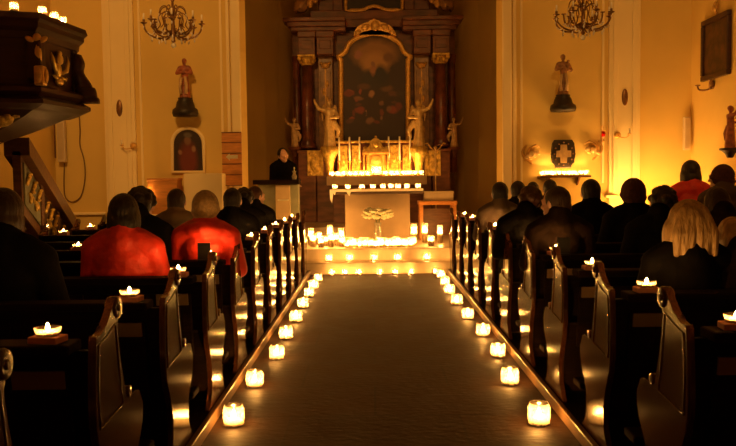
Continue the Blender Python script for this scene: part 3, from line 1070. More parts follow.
for k in range(n):
    if k in (2, 3): continue
    c = g0.x + w * (k + .5)
    m.box(c - w * .34, 0.352, mz + 0.1, c + w * .34, 0.38, gz - 0.09, bevel=0.012)
    m.ball((c, 0.352, (mz + gz) / 2), (0.05, 0.02, 0.09), 10, 6)
m.build('gilded_panels', 'gold_relief', t)

# tabernacle
tb = P(376, 172, HY + 0.15)
t = thing('tabernacle', 'small gilded tabernacle with a curved gable in the middle of the high altar', 'tabernacle', (tb.x, HY + 0.2, Z0 + mz))
H = P(376, 137, HY + 0.2).z - Z0 - mz
m = MB()
m.box(-0.25, -0.08, 0, 0.25, 0.18, 0.06, bevel=0.01)
m.box(-0.19, -0.03, 0.06, 0.19, 0.18, H * 0.58)
m.box(-0.25, -0.09, H * 0.56, 0.25, 0.18, H * 0.64, bevel=0.012)
m.build('shrine_body', 'gold', t)
for s in (-1, 1):
    for q in (0.16, 0.225):
        MB().lathe([(0.022, 0.06), (0.018, 0.09), (0.016, H * .5), (0.024, H * .56)], (s * q, -0.055, 0), 10).build('column', 'gold', t)
m = MB()
pts = [(-.24, H * .64), (-.22, H * .70), (-.13, H * .74), (-.10, H * .88), (0, H * .98), (.10, H * .88), (.13, H * .74), (.22, H * .70), (.24, H * .64)]
m.prism(spline(pts + [(0.1, H * .635), (-0.1, H * .635)], 4), -0.06, 0.1, 'XZ', bevel=0.008)
m.ball((0, -0.07, H * .8), (.05, .03, .06)); m.ball((0, 0, H * 1.0), .028)
for s in (-1, 1): m.ball((s * .2, -.02, H * .72), .035)
m.build('gable', 'gold_relief', t)
m = MB().prism([(-.10, .06), (.10, .06)] + [(.10 * math.cos(a), H * .38 + .10 * math.sin(a)) for a in [PI * k / 10 for k in range(11)]], -0.045, -0.03, 'XZ')
m.build('door', 'gold_dull', t)

# six tall candlesticks
cs0 = None
for k, (px, pt) in enumerate(((339, 137), (349.5, 138), (359.5, 137), (388.5, 137), (399.5, 138), (410, 137))):
    p = P(px, pt, HY + 0.27)
    loc = (p.x, HY + 0.27, Z0 + mz)
    lab = 'tall brass candlestick with a white taper on the high altar, %s from the left' % ORD[k]
    if cs0 is None:
        cs0 = thing('candlestick', lab, 'candlestick', loc, 0, 'six tall candlesticks of the high altar')
        h = p.z - Z0 - mz
        MB().lathe([(0.06, 0), (0.055, 0.02), (0.02, 0.04), (0.012, 0.08), (0.022, 0.12), (0.012, 0.16), (0.012, 0.24), (0.02, 0.26), (0.035, 0.275), (0.03, 0.285), (0.004, 0.285)], n=12).build('stick', 'gold', cs0)
        w = MB().lathe([(0.017, 0.28), (0.016, h - 0.01), (0.012, h), (0.002, h)], n=10).build('taper', 'wax', cs0)
        MB().lathe([(0.0015, h), (0.0015, h + 0.012)], n=6).build('wick', 'wick', w)
    else:
        dup(cs0, loc, 0, lab)
for k, px in enumerate([332 + (421 - 332) * q / 15 for q in range(16) if q not in (7, 8)]):
    p = P(px, 174, HY + 0.09)
    dup(jar0, (p.x, HY + 0.09, Z0 + mz), 0, 'jar candle along the front edge of the high altar, %s from the left' % ORD[k], 'candle row on the high altar', 0.9)
for k, px in enumerate((344, 354.5, 394, 404.5)):
    p = P(px, 172, HY + 0.25)
    dup(jar0, (p.x, HY + 0.25, Z0 + mz), 0, 'jar candle between the tall candlesticks of the high altar, %s from the left' % ORD[k], 'jar candles between the candlesticks', 0.62)
p = P(376.5, 172, HY + 0.07)
dup(jar0, (p.x, HY + 0.045, Z0 + mz), 0, 'large bright jar candle directly in front of the tabernacle door', None, 1.7)['group'] = 'candles at the tabernacle'

# ------------------------------------------------------------------ the altarpiece
RY = 15.8


def R(px, py, dy=0.0):
    p = P(px, py, RY + dy)
    return (p.x, p.z)


t = thing('altarpiece', 'tall dark marble and gilt altarpiece framing an arched oil painting in the chancel', 'altarpiece', (0, RY, 0))
xa, _ = R(293, 100); xb, _ = R(455, 100)
z_pl = R(370, 150)[1]
z_col_b = R(370, 148)[1]
z_cap = R(370, 66)[1]
z_ent = R(370, 56)[1]
z_cor = R(370, 33)[1]
z_att = R(370, 17)[1]
MB().box(xa, 0.1, Z0, xb, 0.5, z_att, bevel=0.01).build('back_panel', 'retable_wood', t)
m = MB()
m.box(xa + 0.12, -0.15, Z0, xb - 0.12, 0.1, z_pl - 0.5, bevel=0.02)
for px in (308, 326, 421, 440):
    x = R(px, 150)[0]
    m.box(x - 0.17, -0.30, Z0, x + 0.17, 0.1, z_pl - 0.06, bevel=0.01)
    m.box(x - 0.19, -0.32, z_pl - 0.06, x + 0.19, 0.1, z_pl, bevel=0.015)
m.build('plinth', 'retable_wood', t)
for px in (316.5, 431.5):
    x, _ = R(px, 165)
    q = MB().box(x - 0.155, -0.335, R(px, 176)[1], x + 0.155, -0.30, R(px, 151)[1], bevel=0.01)
    q.ball((x, -0.335, R(px, 164)[1]), (0.10, 0.03, 0.17), 12, 7)
    for dz in (-0.2, 0.2):
        for dx in (-0.1, 0.1): q.ball((x + dx, -0.335, R(px, 164)[1] + dz), (0.03, 0.02, 0.03))
    q.build('gilded_predella_panel', 'gold_relief', t)


def capital(x, y, z0, z1, r, par):
    m = MB()
    m.lathe([(r * 0.9, z0), (r * 1.05, z0 + 0.02), (r * 0.95, z0 + 0.04), (r * 1.25, z1 - 0.05), (r * 1.1, z1 - 0.04)], (x, y, 0), 12)
    m.box(x - r * 1.5, y - r * 1.5, z1 - 0.04, x + r * 1.5, y + r * 1.5, z1, bevel=0.008)
    for k in range(8):
        a = 2 * PI * (k + .5) / 8
        m.ball((x + math.cos(a) * r * 1.15, y + math.sin(a) * r * 1.15, z0 + 0.08), (r * .35, r * .35, 0.05), 6, 4)
    for k in range(4):
        a = PI / 4 + PI / 2 * k
        m.ball((x + math.cos(a) * r * 1.7, y + math.sin(a) * r * 1.7, z1 - 0.07), (r * .42,) * 3, 8, 5)
    return m.build('capital', 'gold_relief', par)


for px in (308, 440):
    x = R(px, 100)[0]
    r = 0.115
    c = MB().lathe([(r * 1.45, z_col_b), (r * 1.45, z_col_b + .05), (r * 1.15, z_col_b + .08), (r * 1.3, z_col_b + .11), (r, z_col_b + .15),
                    (r * 1.03, z_col_b + .7), (r * 0.86, z_cap)], (x, -0.15, 0), 20).build('column', 'marble_red', t)
    capital(x, -0.15, z_cap, z_ent, r * 0.95, c)
for px in (326, 421.5):
    x = R(px, 100)[0]
    m = MB().box(x - 0.14, -0.06, z_col_b, x + 0.14, 0.12, z_ent, bevel=0.01)
    m.box(x - 0.10, -0.075, z_col_b + 0.2, x + 0.10, -0.06, z_cap - 0.1, bevel=0.008)
    c = m.build('pilaster', 'marble_brown', t)
    m = MB()
    zc = R(px, 66)[1]
    m.ball((x, -0.085, zc), (0.09, 0.04, 0.06)); m.ball((x - 0.08, -0.08, zc + .04), .035); m.ball((x + 0.08, -0.08, zc + .04), .035)
    zm = (z_col_b + z_cap) / 2
    for k in range(7): m.ball((x + 0.03 * (-1) ** k, -0.078, zm - .45 + .15 * k), (0.035, .015, .07), 8, 5)
    m.box(x - .012, -.082, zm - .45, x + .012, -.06, zc)
    m.build('gilded_leafwork', 'gold_dull', c)
for px in (297, 452):
    x = R(px, 100)[0]
    MB().lathe([(0.10, z_col_b - 0.5), (0.10, z_col_b + .1), (0.08, z_col_b + .14), (0.07, z_cap), (0.1, z_ent)], (x, 0.02, 0), 14).build('side_column', 'marble_red', t)
m = MB()
for px in (308, 326, 421.5, 440):
    x = R(px, 60)[0]
    m.box(x - 0.16, -0.30, z_ent, x + 0.16, 0.1, z_cor - 0.12, bevel=0.01)
    m.box(x - 0.18, -0.33, z_cor - 0.12, x + 0.18, 0.1, z_cor, bevel=0.02)
    m.box(x - 0.11, -0.315, z_ent + .1, x + 0.11, -0.30, z_cor - 0.18, bevel=0.01)
m.box(xa, -0.02, z_ent, xb, 0.12, z_cor, bevel=0.01)
m.build('entablature', 'retable_wood', t)
m = MB()
for (dz0, dz1, ov) in ((0, .08, .0), (.08, .17, .06), (.17, .24, .13)):
    for (u, v) in ((xa - ov, R(346, 30)[0]), (R(402, 30)[0], xb + ov)):
        m.box(u, -0.30 - ov, z_cor + dz0, v, 0.12, z_cor + dz1, bevel=0.012)
m.box(R(346, 30)[0], -0.1, z_cor + .1, R(402, 30)[0], 0.12, z_att, bevel=0.01)
m.build('cornice', 'retable_wood', t)
# attic storey
m = MB()
x0, x1 = R(318, 5)[0], R(430, 5)[0]
m.box(x0, -0.05, z_att, x1, 0.4, z_att + 1.7, bevel=0.02)
m.box(x0 - 0.1, -0.15, z_att + 1.7, x1 + 0.1, 0.4, z_att + 1.85, bevel=0.03)
m.box(x0 - .15, -0.12, z_cor + .24, x1 + .15, 0.3, z_att + .12, bevel=0.02)
for s, x in ((-1, R(338, 5)[0]), (1, R(409, 5)[0])):
    m.box(x - 0.1, -0.12, z_att + .1, x + 0.1, 0, z_att + 1.7, bevel=0.02)
m.build('attic', 'retable_wood', t)
for s, px in ((-1, 316), (1, 431)):
    x, z = R(px, 3)
    m = MB()
    m.tube([(x + s * (.32 - .30 * k / 14 + .05 * math.sin(k)), -0.15, z_att + .12 + (k / 14) ** 1.5 * .9) for k in range(15)], [0.10 - .004 * k for k in range(15)], 10)
    m.lathe([(0.02, -.07), (0.13, -.07), (0.13, .07), (0.02, .07)], (x + s * .28, -0.15, z_att + .2), 16, axis='Y')
    m.build('attic_scroll', 'marble_brown', t)
    m = MB()
    m.ball((x, -0.24, z + .05), (.07, .05, .11)); m.ball((x + s * .02, -0.26, z + .2), .05)
    m.ball((x - s * .1, -0.24, z + .1), (.09, .02, .05)); m.ball((x + s * .1, -0.22, z - .05), (.06, .03, .09))
    m.build('gilded_cherub', 'gold_dull', t)
# attic picture
x0, zb = R(346, 12); x1, _ = R(402, 12)
zt = zb + 1.25
mid = (x0 + x1) / 2


def attic_outline(ins):
    pts = [(x0 + ins, zt - ins), (x0 + ins, zb + ins)]
    for k in range(1, 12):
        u = k / 12
        pts.append((x0 + ins + (x1 - x0 - 2 * ins) * u, zb + ins + (.075 * (1 if .3 < u < .7 else 0) * math.sin(PI * (u - .3) / .4) if .3 < u < .7 else 0)))
    pts += [(x1 - ins, zb + ins), (x1 - ins, zt - ins)]
    return pts


MB().prism(attic_outline(0.02), -0.14, -0.12, 'XZ').build('attic_painting', 'statue_dark', t)
MB().tube([(a, -0.15, b) for a, b in attic_outline(0)], 0.035, 8, closed=True).build('attic_picture_frame', 'gold_dull', t)
# main painting
fr = [(341, 152), (341, 100), (341, 60), (341, 60), (338, 57), (338, 57), (345, 52), (349, 44), (357, 38), (366, 34.5), (374.5, 33.5),
      (383, 34.5), (392, 38), (400, 44), (404, 52), (411, 57), (411, 57), (408, 60), (408, 60), (408, 100), (408, 152)]
out = [R(*q, -0.1) for q in fr]
sp = [tuple(v) for v in spline(out, 4, closed=False)]
cv = []
for (a, b) in sp:
    if not cv or (abs(a - cv[-1][0]) + abs(b - cv[-1][1])) > 1e-4: cv.append((a, b))
pcx, pcz = R(374.5, 95, -0.1)
q = MB()
q.prism([(a - pcx, b - pcz) for a, b in cv], -0.02, 0.02, 'XZ')
zpx = 1 / 50.6
rp = random.Random(11)
pat = [(0.02, .80, .50, .30, (0.30, 0.15, 0.045)), (0.02, .60, .30, .26, (0.44, 0.23, 0.07)), (-.30, .78, .09, .08, (0.34, 0.14, 0.09)), (.28, .72, .13, .12, (0.18, 0.08, 0.03)),
       (-.02, .30, .30, .22, (0.025, 0.016, 0.016)), (.12, .40, .16, .20, (0.02, 0.014, 0.015)), (-.02, .50, .07, .13, (0.32, 0.14, 0.07)), (-.02, .60, .045, .05, (0.25, 0.12, 0.07)),
       (-.20, .16, .14, .08, (0.10, 0.04, 0.02)), (.25, .12, .14, .07, (0.12, 0.055, 0.025))]
for k in range(26):
    c = rp.choice([(0.26, 0.05, 0.025), (0.16, 0.03, 0.018), (0.34, 0.17, 0.08), (0.10, 0.035, 0.02), (0.04, 0.02, 0.014), (0.22, 0.10, 0.05)])
    pat.append((rp.uniform(-.5, .5), rp.uniform(-.55, .12), rp.uniform(.03, .11), rp.uniform(.03, .09), c))
pat += [(0, -.8, .7, .25, (0.03, 0.012, 0.008))]
blob_painting('altar_canvas', (0.032, 0.012, 0.008), pat, 0.14)
o = q.build('painting', 'altar_canvas', t, (pcx, -0.08, pcz))
MB().tube([(a, -0.12, b) for a, b in cv], 0.05, 8).build('painting_frame', 'gold', t)
# fan cartouche over the frame
m = MB()
cart = [R(*q, -0.1) for q in ((354, 37), (356, 30), (362, 25), (370, 23), (374, 19.5), (379, 23), (387, 25), (393, 30), (396, 37), (386, 33), (374.5, 31), (363, 33))]
m.prism(spline(cart, 4), -0.22, -0.1, 'XZ', bevel=0.02)
cz = R(375, 28)[1]; cxx = R(375, 28)[0]
m.ball((cxx, -0.24, cz), (.09, .05, .10))
for s in (-1, 1):
    m.ball((cxx + s * .19, -0.23, cz - .02), (.09, .04, .055), rot=Matrix.Rotation(s * .4, 3, 'Y'))
    m.ball((cxx + s * .33, -0.22, cz - .12), (.07, .035, .05), rot=Matrix.Rotation(s * .7, 3, 'Y'))
m.build('cartouche', 'gold', t)

# statues


def robed_figure(name, label, cat, loc, h, mats, arm='none', s=1, wings=False, base=None, group=None, rz=0.0):
    """carved standing figure of height h, built at 1 m and scaled"""
    t = thing(name, label, cat, loc, rz, group)
    S = Soft()
    S.limb([(0, 0, .02), (.01 * s, 0, .25), (.02 * s, 0, .5), (0, 0, .68)], [.125, .10, .085, .085])
    for k in range(7):
        a = 2 * PI * k / 7
        S.limb([(math.cos(a) * .11, math.sin(a) * .10, .01), (math.cos(a) * .075 + .015, math.sin(a) * .07, .38)], [.032, .018])
    S.ball((0, 0, .72), (.12, .08, .10)); S.limb([(-.10, 0, .76), (.10, 0, .76)], [.055, .055])
    S.limb([(0, 0, .78), (0, -.005, .85)], [.04, .036])
    S.ball((0, -.01, .91), (.055, .065, .078)); S.ball((0, -.055, .885), (.018, .02, .015)); S.ball((0, .01, .93), (.062, .065, .07))
    if arm == 'raised':
        S.limb([(s * .12, 0, .76), (s * .22, -.03, .80), (s * .29, -.06, .93)], [.05, .04, .028]); S.ball((s * .30, -.06, .97), (.026, .02, .035))
        S.limb([(s * -.12, 0, .75), (s * -.19, -.06, .62), (s * -.06, -.15, .60)], [.05, .042, .03]); S.ball((s * -.03, -.16, .60), (.03, .025, .02))
        S.limb([(s * -.10, 0, .5), (s * -.2, .02, .35), (s * -.16, .04, .2)], [.07, .06, .03])
    elif arm == 'held':
        for q in (-1, 1):
            S.limb([(q * .12, 0, .75), (q * .18, -.04, .62), (q * .05, -.12, .62)], [.052, .046, .032])
        S.ball((0, -.13, .63), (.05, .03, .035))
    elif arm == 'child':
        S.limb([(.12, 0, .75), (.19, -.03, .60), (.09, -.13, .60)], [.052, .046, .034]); S.ball((.10, -.11, .70), (.045, .045, .09)); S.ball((.10, -.12, .81), (.035,) * 3)
        S.limb([(-.12, 0, .75), (-.18, -.05, .62), (-.02, -.13, .66)], [.052, .044, .03])
    if wings:
        for q in (-1, 1):
            S.limb([(q * .05, .07, .76), (q * .12, .12, .86), (q * .15, .13, .70), (q * .14, .12, .55)], [.025, .03, .035, .012])
    me = S.mesh('figure', 0.011, 3, 0.5)
    o = mobj('figure', me, mats[0], t)
    o.scale = (h, h, h)
    if base:
        o.location = (0, 0, base[0])
        m = MB()
        H, w = base
        m.lathe([(w * .25, 0), (w * .35, H * .1), (w * .5, H * .45), (w * .8, H * .7), (w * 1.05, H * .8), (w * 1.05, H * .95), (w * .95, H)], n=12)
        m.build('pedestal', mats[1], t)
    return t


for s, pxs, name in ((-1, 330, 'left'), (1, 418, 'right')):
    foot = P(pxs, 147, RY - 0.33)
    hd = P(pxs, 100, RY - 0.33)
    h = (hd.z - foot.z) * 1.0
    zb = P(pxs, 176, RY - 0.33).z
    robed_figure('angel_statue', 'gilded angel statue with one arm raised on the %s of the arched painting' % name, 'statue',
                 (foot.x, RY - 0.50, zb), h, ('gilt_figure', 'gold_relief'), 'raised', s, True, (foot.z - zb, 0.17), 'pair of gilded angels')
for s, pxs, name in ((-1, 295, 'left'), (1, 453.5, 'right')):
    foot = P(pxs, 147, RY - 0.12); hd = P(pxs, 118, RY - 0.12)
    robed_figure('cherub_statue', 'small shadowed gilt figure on the outer %s side of the altarpiece' % name, 'statue',
                 (foot.x, RY - 0.2, foot.z - 0.2), hd.z - foot.z, ('statue_pale', 'retable_wood'), 'raised', s, False, (0.2, 0.12), 'outer altarpiece figures')

# statues on wall brackets of the end wall
for (pxs, pt, pb, pbb, lab, arm, mat, wdt) in (
        (185, 58, 98, 117, 'carved saint in reddish robe with folded arms on a black bracket left of chancel', 'held', 'statue_robe', 0.19),
        (563, 54, 95, 112, 'carved pale-and-brown saint holding a child on a black wall bracket, right of the chancel', 'child', 'statue_brown', 0.18)):
    foot, hd, bb = P(pxs, pb, YE - 0.18), P(pxs, pt, YE - 0.18), P(pxs, pbb, YE - 0.18)
    t = robed_figure('saint_statue', lab, 'statue', (foot.x, YE - 0.18, foot.z), hd.z - foot.z, (mat, mat), arm)
    hh = foot.z - bb.z
    m = MB()
    m.lathe([(.05, -hh), (.17, -hh * .97), (.185, -hh * .8), (.175, -hh * .62), (.135, -hh * .5), (.12, -hh * .25), (.095, -hh * .1), (.10, 0)], n=16)
    m.box(-0.07, 0.03, -hh * .95, 0.07, 0.18, -hh * .05)
    m.build('bracket', 'statue_dark', t)
    m = MB()
    hgt = hd.z - foot.z
    m.tube([(0.03, -0.125 * hgt, .05), (0.04, -0.13 * hgt, hgt * .3), (0.02, -0.115 * hgt, hgt * .52)], [0.045 * hgt, 0.04 * hgt, .02], 8)
    m.tube([(-0.04, -0.12 * hgt, .05), (-0.05, -0.125 * hgt, hgt * .28), (-0.03, -0.11 * hgt, hgt * .5)], [0.04 * hgt, 0.035 * hgt, .02], 8)
    m.build('robe_front', 'statue_pale', t)

# ------------------------------------------------------------------ chandeliers


def chandelier(label, px, py, Y):
    c = P(px, py, Y)
    t = thing('chandelier', label, 'chandelier', (c.x, c.y, c.z), 0, 'pair of nave chandeliers')
    m = MB().lathe([(0.008, -0.19), (0.025, -0.17), (0.012, -0.14), (0.04, -0.11), (0.05, -0.08), (0.02, -0.05), (0.018, 0.05), (0.035, 0.08), (0.018, 0.11), (0.012, 0.24), (0.022, 0.26), (0.005, 0.28)], n=12)
    m.build('stem', 'bronze', t)
    top = ZC - c.z
    MB().tube([(0, 0, 0.27), (0, 0, top)], 0.012, 6).build('suspension_rod', 'bronze', t)
    n = 8
    for k in range(n):
        a = 2 * PI * k / n + 0.2
        d = Vector((math.cos(a), math.sin(a), 0))
        pts = [(0.02, -.09), (0.10, -.14), (0.20, -.13), (0.28, -.07), (0.30, 0.0)]
        sp = spline(pts, 5, closed=False)
        m = MB().tube([d * r + Vector((0, 0, z)) for r, z in sp], 0.0095, 6)
        up = spline([(0.02, .09), (.09, .13), (.15, .08), (.13, .0), (.17, -.05)], 5, closed=False)
        m.tube([d * r + Vector((0, 0, z)) for r, z in up], 0.006, 6)
        p = d * 0.30
        m.lathe([(0.008, 0.0), (0.034, 0.014), (0.036, 0.02), (0.012, 0.02), (0.014, 0.05), (0.004, 0.05)], p, 10)
        arm = m.build('arm', 'bronze', t)
        MB().lathe([(0.0095, 0.045), (0.0095, 0.115), (0.003, 0.118)], p, 8).build('candle_tube', 'wax', arm)
        m = MB()
        for (r, z) in ((.30, -.03), (.22, -.165), (.12, -.175)):
            q = d * r + Vector((0, 0, z))
            m.lathe([(0.002, .028), (0.006, .022), (0.011, 0), (0.002, -.018)], q, 6, smooth=False)
        m.build('crystal_drop', 'crystal', arm)
    for k in range(n):
        a = 2 * PI * k / n + 0.2 + PI / n
        d = Vector((math.cos(a), math.sin(a), 0))
        m = MB().tube([d * r + Vector((0, 0, z)) for r, z in spline([(.02, .10), (.07, .19), (.13, .17), (.15, .10)], 4, closed=False)], .006, 6)
        m.tube([d * r + Vector((0, 0, z)) for r, z in spline([(.02, -.06), (.10, -.09), (.18, -.06), (.20, .03)], 4, closed=False)], .009, 6)
        m.lathe([(.006, .03), (.026, .038), (.026, .044), (.006, .044)], d * .20, 8)
        small = m.build('upper_arm', 'bronze', t)
        m = MB()
        for q in range(9):
            u = q / 8
            r_ = .15 + .12 * u; z = .10 - .20 * u - .10 * math.sin(PI * u)
            m.ball(d * r_ + Vector((0, 0, z)), .0085, 6, 4)
            if q < 8:
                r2, z2 = .15 + .12 * (q + 1) / 8, .10 - .20 * (q + 1) / 8 - .10 * math.sin(PI * (q + 1) / 8)
                m.tube([d * r_ + Vector((0, 0, z)), d * r2 + Vector((0, 0, z2))], .002, 4)
        m.build('bead_strand', 'crystal', small)
        m = MB().lathe([(.002, .03), (.007, .02), (.012, 0), (.002, -.02)], d * .12 + Vector((0, 0, -.12)), 6, smooth=False)
        m.build('crystal_drop', 'crystal', small)
    MB().ball((0, 0, -0.215), 0.028, 10, 6).build('crystal_ball', 'crystal', t)


chandelier('bronze chandelier with crystal drops hanging above the reddish saint, left', 173, 25, 8.6)
chandelier('bronze chandelier with crystal drops hanging above the saint with child, right', 583, 17, 8.6)

# ------------------------------------------------------------------ left side of the end wall


def wall_pt(px, py, off=0.0): return P(px, py, YE - off)


# arched niche picture
a, b = wall_pt(172, 173, 0.03), wall_pt(204, 127, 0.03)
cx, w = (a.x + b.x) / 2, (b.x - a.x) / 2
hz = b.z - a.z
t = thing('arched_picture', 'dark arched picture of a red-robed figure in a pale frame below the reddish saint', 'picture', (cx, YE, a.z))


def arch_pts(w, h, z0=0.0):
    return [(-w, z0), (w, z0)] + [(w * math.cos(q), h - w + w * math.sin(q)) for q in [PI * k / 16 for k in range(17)]]


blob_painting('niche_canvas', (0.03, 0.014, 0.008), [(0.0, .18, .15, .30, (0.16, 0.025, 0.015)), (0.0, .46, .055, .075, (0.20, .10, .06)), (0, .54, .07, .04, (.12, .10, .08)), (-.11, .30, .03, .04, (.28, .14, .08)), (.08, .34, .035, .05, (.3, .16, .09))], 0.05)
MB().prism(arch_pts(w - .02, hz - .02, 0.02), -0.03, -0.002, 'XZ').build('canvas', 'niche_canvas', t)
MB().tube([(x, -0.03, z) for x, z in arch_pts(w - .01, hz - .01, 0.01)], 0.028, 8, closed=True).build('frame', 'plaster_light', t)

# hymn board with an arrow
a, b = wall_pt(223, 186, 0.05), wall_pt(241.5, 132, 0.05)
t = thing('hymn_board', 'narrow orange slatted wooden board with a pale arrow beside the chancel opening', 'board', ((a.x + b.x) / 2, YE - 0.075, a.z))
w, hz = (b.x - a.x) / 2, b.z - a.z
MB().box(-w, 0.0, 0, w, 0.04, hz, bevel=0.005).build('board', 'orange_wood', t)
for k in range(6):
    z = hz * k / 5
    MB().box(-w, -0.012, min(z, hz - .012), w, 0.0, min(z + .012, hz)).build('slat', 'brown_wood', t)
az = wall_pt(233, 157).z - a.z
m = MB().prism([(-.085, az), (-.03, az + .05), (-.03, az + .025), (.085, az + .025), (.085, az - .025), (-.03, az - .025), (-.03, az - .05)], -0.012, -0.001, 'XZ')
m.build('arrow', 'petal', t)['label'] = 'pale arrow pointing left'

# side altar with an orange box
a, b = P(180, 200, 11.15), P(226, 173, 11.15)
t = thing('side_altar', 'pale plastered side altar against the wall under the arched picture', 'altar', ((a.x + b.x) / 2 - 0.1, 11.25, 0))
hw = 0.42
MB().box(-hw - .3, -0.25, 0, hw - .05, 0.25, 0.85, bevel=0.01).build('altar_block', 'plaster_light', t)
MB().box(-hw + .25, -0.1, 0.85, hw - .05, 0.25, b.z, bevel=0.01).build('altar_shelf', 'plaster_light', t)
a, b = P(149.5, 199, 11.1), P(178, 178, 11.1)
t = thing('wooden_box', 'orange wooden chest on the side altar beside a lit candle', 'box', ((a.x + b.x) / 2, 11.12, 0.85))
w = (b.x - a.x) / 2; h = b.z - 0.85
MB().box(-w, -0.1, 0, w, 0.2, h - .04, bevel=0.006).build('chest_body', 'orange_wood', t)
MB().box(-w - .01, -0.11, h - .04, w + .01, 0.21, h, bevel=0.008).build('lid', 'orange_wood', t)
p = P(147.5, 196, 11.0)
t = thing('candle_stand', 'black iron stand holding a jar candle left of the orange chest', 'stand', (p.x, 11.0, 0))
MB().lathe([(0.13, 0), (0.13, 0.02), (0.02, 0.04), (0.012, 0.1), (0.012, p.z - .03), (0.05, p.z - .01), (0.05, p.z)], n=12).build('post', 'black_metal', t)
dup(jar0, (p.x, 11.0, p.z), 0, 'jar candle on the iron stand left of the orange chest', 'side altar candles', 0.8)
# loudspeaker columns
for (px, py0, py1, Y, lab, wpx) in ((63, 162, 121, YE, 'slim white loudspeaker column on the wall right of the pulpit', 7.5), (694.5, 150, 117, YE, 'slim white loudspeaker column in the right-hand corner above the red coat', 6)):
    a, b = P(px, py0, Y - .06), P(px, py1, Y - .06)
    x = min(a.x, HW - 0.09)
    w = wpx * Y / F_PX / 2
    t = thing('loudspeaker', lab, 'loudspeaker', (x, Y - 0.09, a.z))
    h = b.z - a.z
    MB().box(-w, -0.03, 0, w, 0.05, h, bevel=0.008).build('cabinet', 'speaker_white', t)
    MB().box(-w * .75, -0.036, h * .06, w * .75, -0.029, h * .94).build('grille', 'beam_panel', t)
    m = MB()
    for z in (h * .2, h * .8): m.box(-.015, .05, z - .02, .015, .09, z + .02)
    m.build('bracket', 'black_metal', t)
a, b = P(54, 158, YE), P(54, 123, YE)
tag(MB().box(a.x - .03, YE - .03, a.z, a.x + .035, YE, b.z, bevel=0.004).build('wooden_wall_board', 'brown_wood'), 'narrow dark wooden board on the wall left of the white loudspeaker column', 'board')
pts = [P(*q, YE - .02) for q in ((79, 112), (80, 130), (80, 145), (84, 160), (85, 178), (81, 196), (72, 202), (65, 196), (64, 180), (64.5, 163))]
tag(MB().tube(spline([tuple(q) for q in pts], 5, closed=False), 0.009, 6).build('hanging_cable', 'cable_brown'), 'loose brown cable looping down the wall below the white loudspeaker column', 'cable')

# consecration candle brackets on the pilasters
for (px, py, lab) in ((133, 146, 'small brass candle bracket on the left pilaster'), (618, 135, 'small brass candle bracket on the right pilaster')):
    c = P(px, py, YE - .12)
    t = thing('wall_sconce', lab, 'sconce', (c.x, YE - 0.085, c.z))
    s = 1 if px < 373 else -1
    m = MB().lathe([(0.005, -.0), (0.045, 0.0), (0.05, -.01), (0.02, -.02), (0.005, -.022)], (0, 0, 0), 14, axis='Y')
    m.build('wall_plate', 'gold', t)
    m = MB().tube(spline([(0, 0, 0), (s * -.03, -.05, -.03), (s * -.10, -.07, -.04), (s * -.15, -.07, .0)], 5, closed=False), 0.008, 6)
    m.lathe([(.005, 0), (.03, .01), (.03, .016), (.005, .016)], (s * -.15, -.07, .0), 10)
    m.build('arm', 'gold', t)
    MB().lathe([(.012, .016), (.012, .09), (.003, .092)], (s * -.15, -.07, 0), 8).build('candle', 'wax', t)

# ------------------------------------------------------------------ right side of the end wall
c = P(562.5, 154, YE)
t = thing('relic_frame', 'dark notched frame holding a pale cross above the candle shelf', 'frame', (c.x, YE, c.z))
w, h = .155, .20
outl = [(-w, -h * .62), (-w * .72, -h * .7), (-w * .72, -h), (w * .72, -h), (w * .72, -h * .7), (w, -h * .62), (w, -h * .2), (w * 1.12, 0), (w, h * .2), (w, h * .75), (w * .8, h), (-w * .8, h), (-w, h * .75), (-w, h * .2), (-w * 1.12, 0), (-w, -h * .2)]
MB().prism(outl, -0.07, 0, 'XZ', bevel=0.01).build('dark_frame', 'statue_dark', t)
a_, b_ = .045, .105
cr = [(-a_, -b_ * 1.25), (a_, -b_ * 1.25), (a_, -a_), (b_, -a_), (b_, a_), (a_, a_), (a_, b_ * 1.25), (-a_, b_ * 1.25), (-a_, a_), (-b_, a_), (-b_, -a_), (-a_, -a_)]
MB().prism(cr, -0.085, -0.07, 'XZ', bevel=0.004).build('cross', 'cross_gilt', t)
for k in range(12):
    q = 2 * PI * k / 12
    MB().ball((math.cos(q) * w * .86, -0.075, math.sin(q) * h * .8), .012, 6, 4).build('stud', 'bronze', t)

a, b = P(538.5, 178, YE - .1), P(589, 175, YE - .1)
zt = P(563, 175.5, YE - .1).z
t = thing('wall_shelf', 'thin dark shelf with a row of candles under the pale cross', 'shelf', ((a.x + b.x) / 2, YE, zt))
w = (b.x - a.x) / 2
MB().box(-w, -0.22, -0.03, w, 0, 0, bevel=0.005).build('board', 'brown_wood', t)
m = MB()
for s in (-1, 1): m.prism([(0, -.03), (-.16, -.03), (0, -.14)], s * w * .6 - .012, s * w * .6 + .012, 'YZ')
m.build('bracket', 'brown_wood', t)
for k in range(9):
    x = (a.x + b.x) / 2 - w + .05 + (2 * w - .1) * k / 8
    dup(tea0, (x, YE - 0.13, zt), 0, 'votive candle on the dark wall shelf under the pale cross, %s from the left' % ORD[k], 'votive candles on the wall shelf', 1.15)

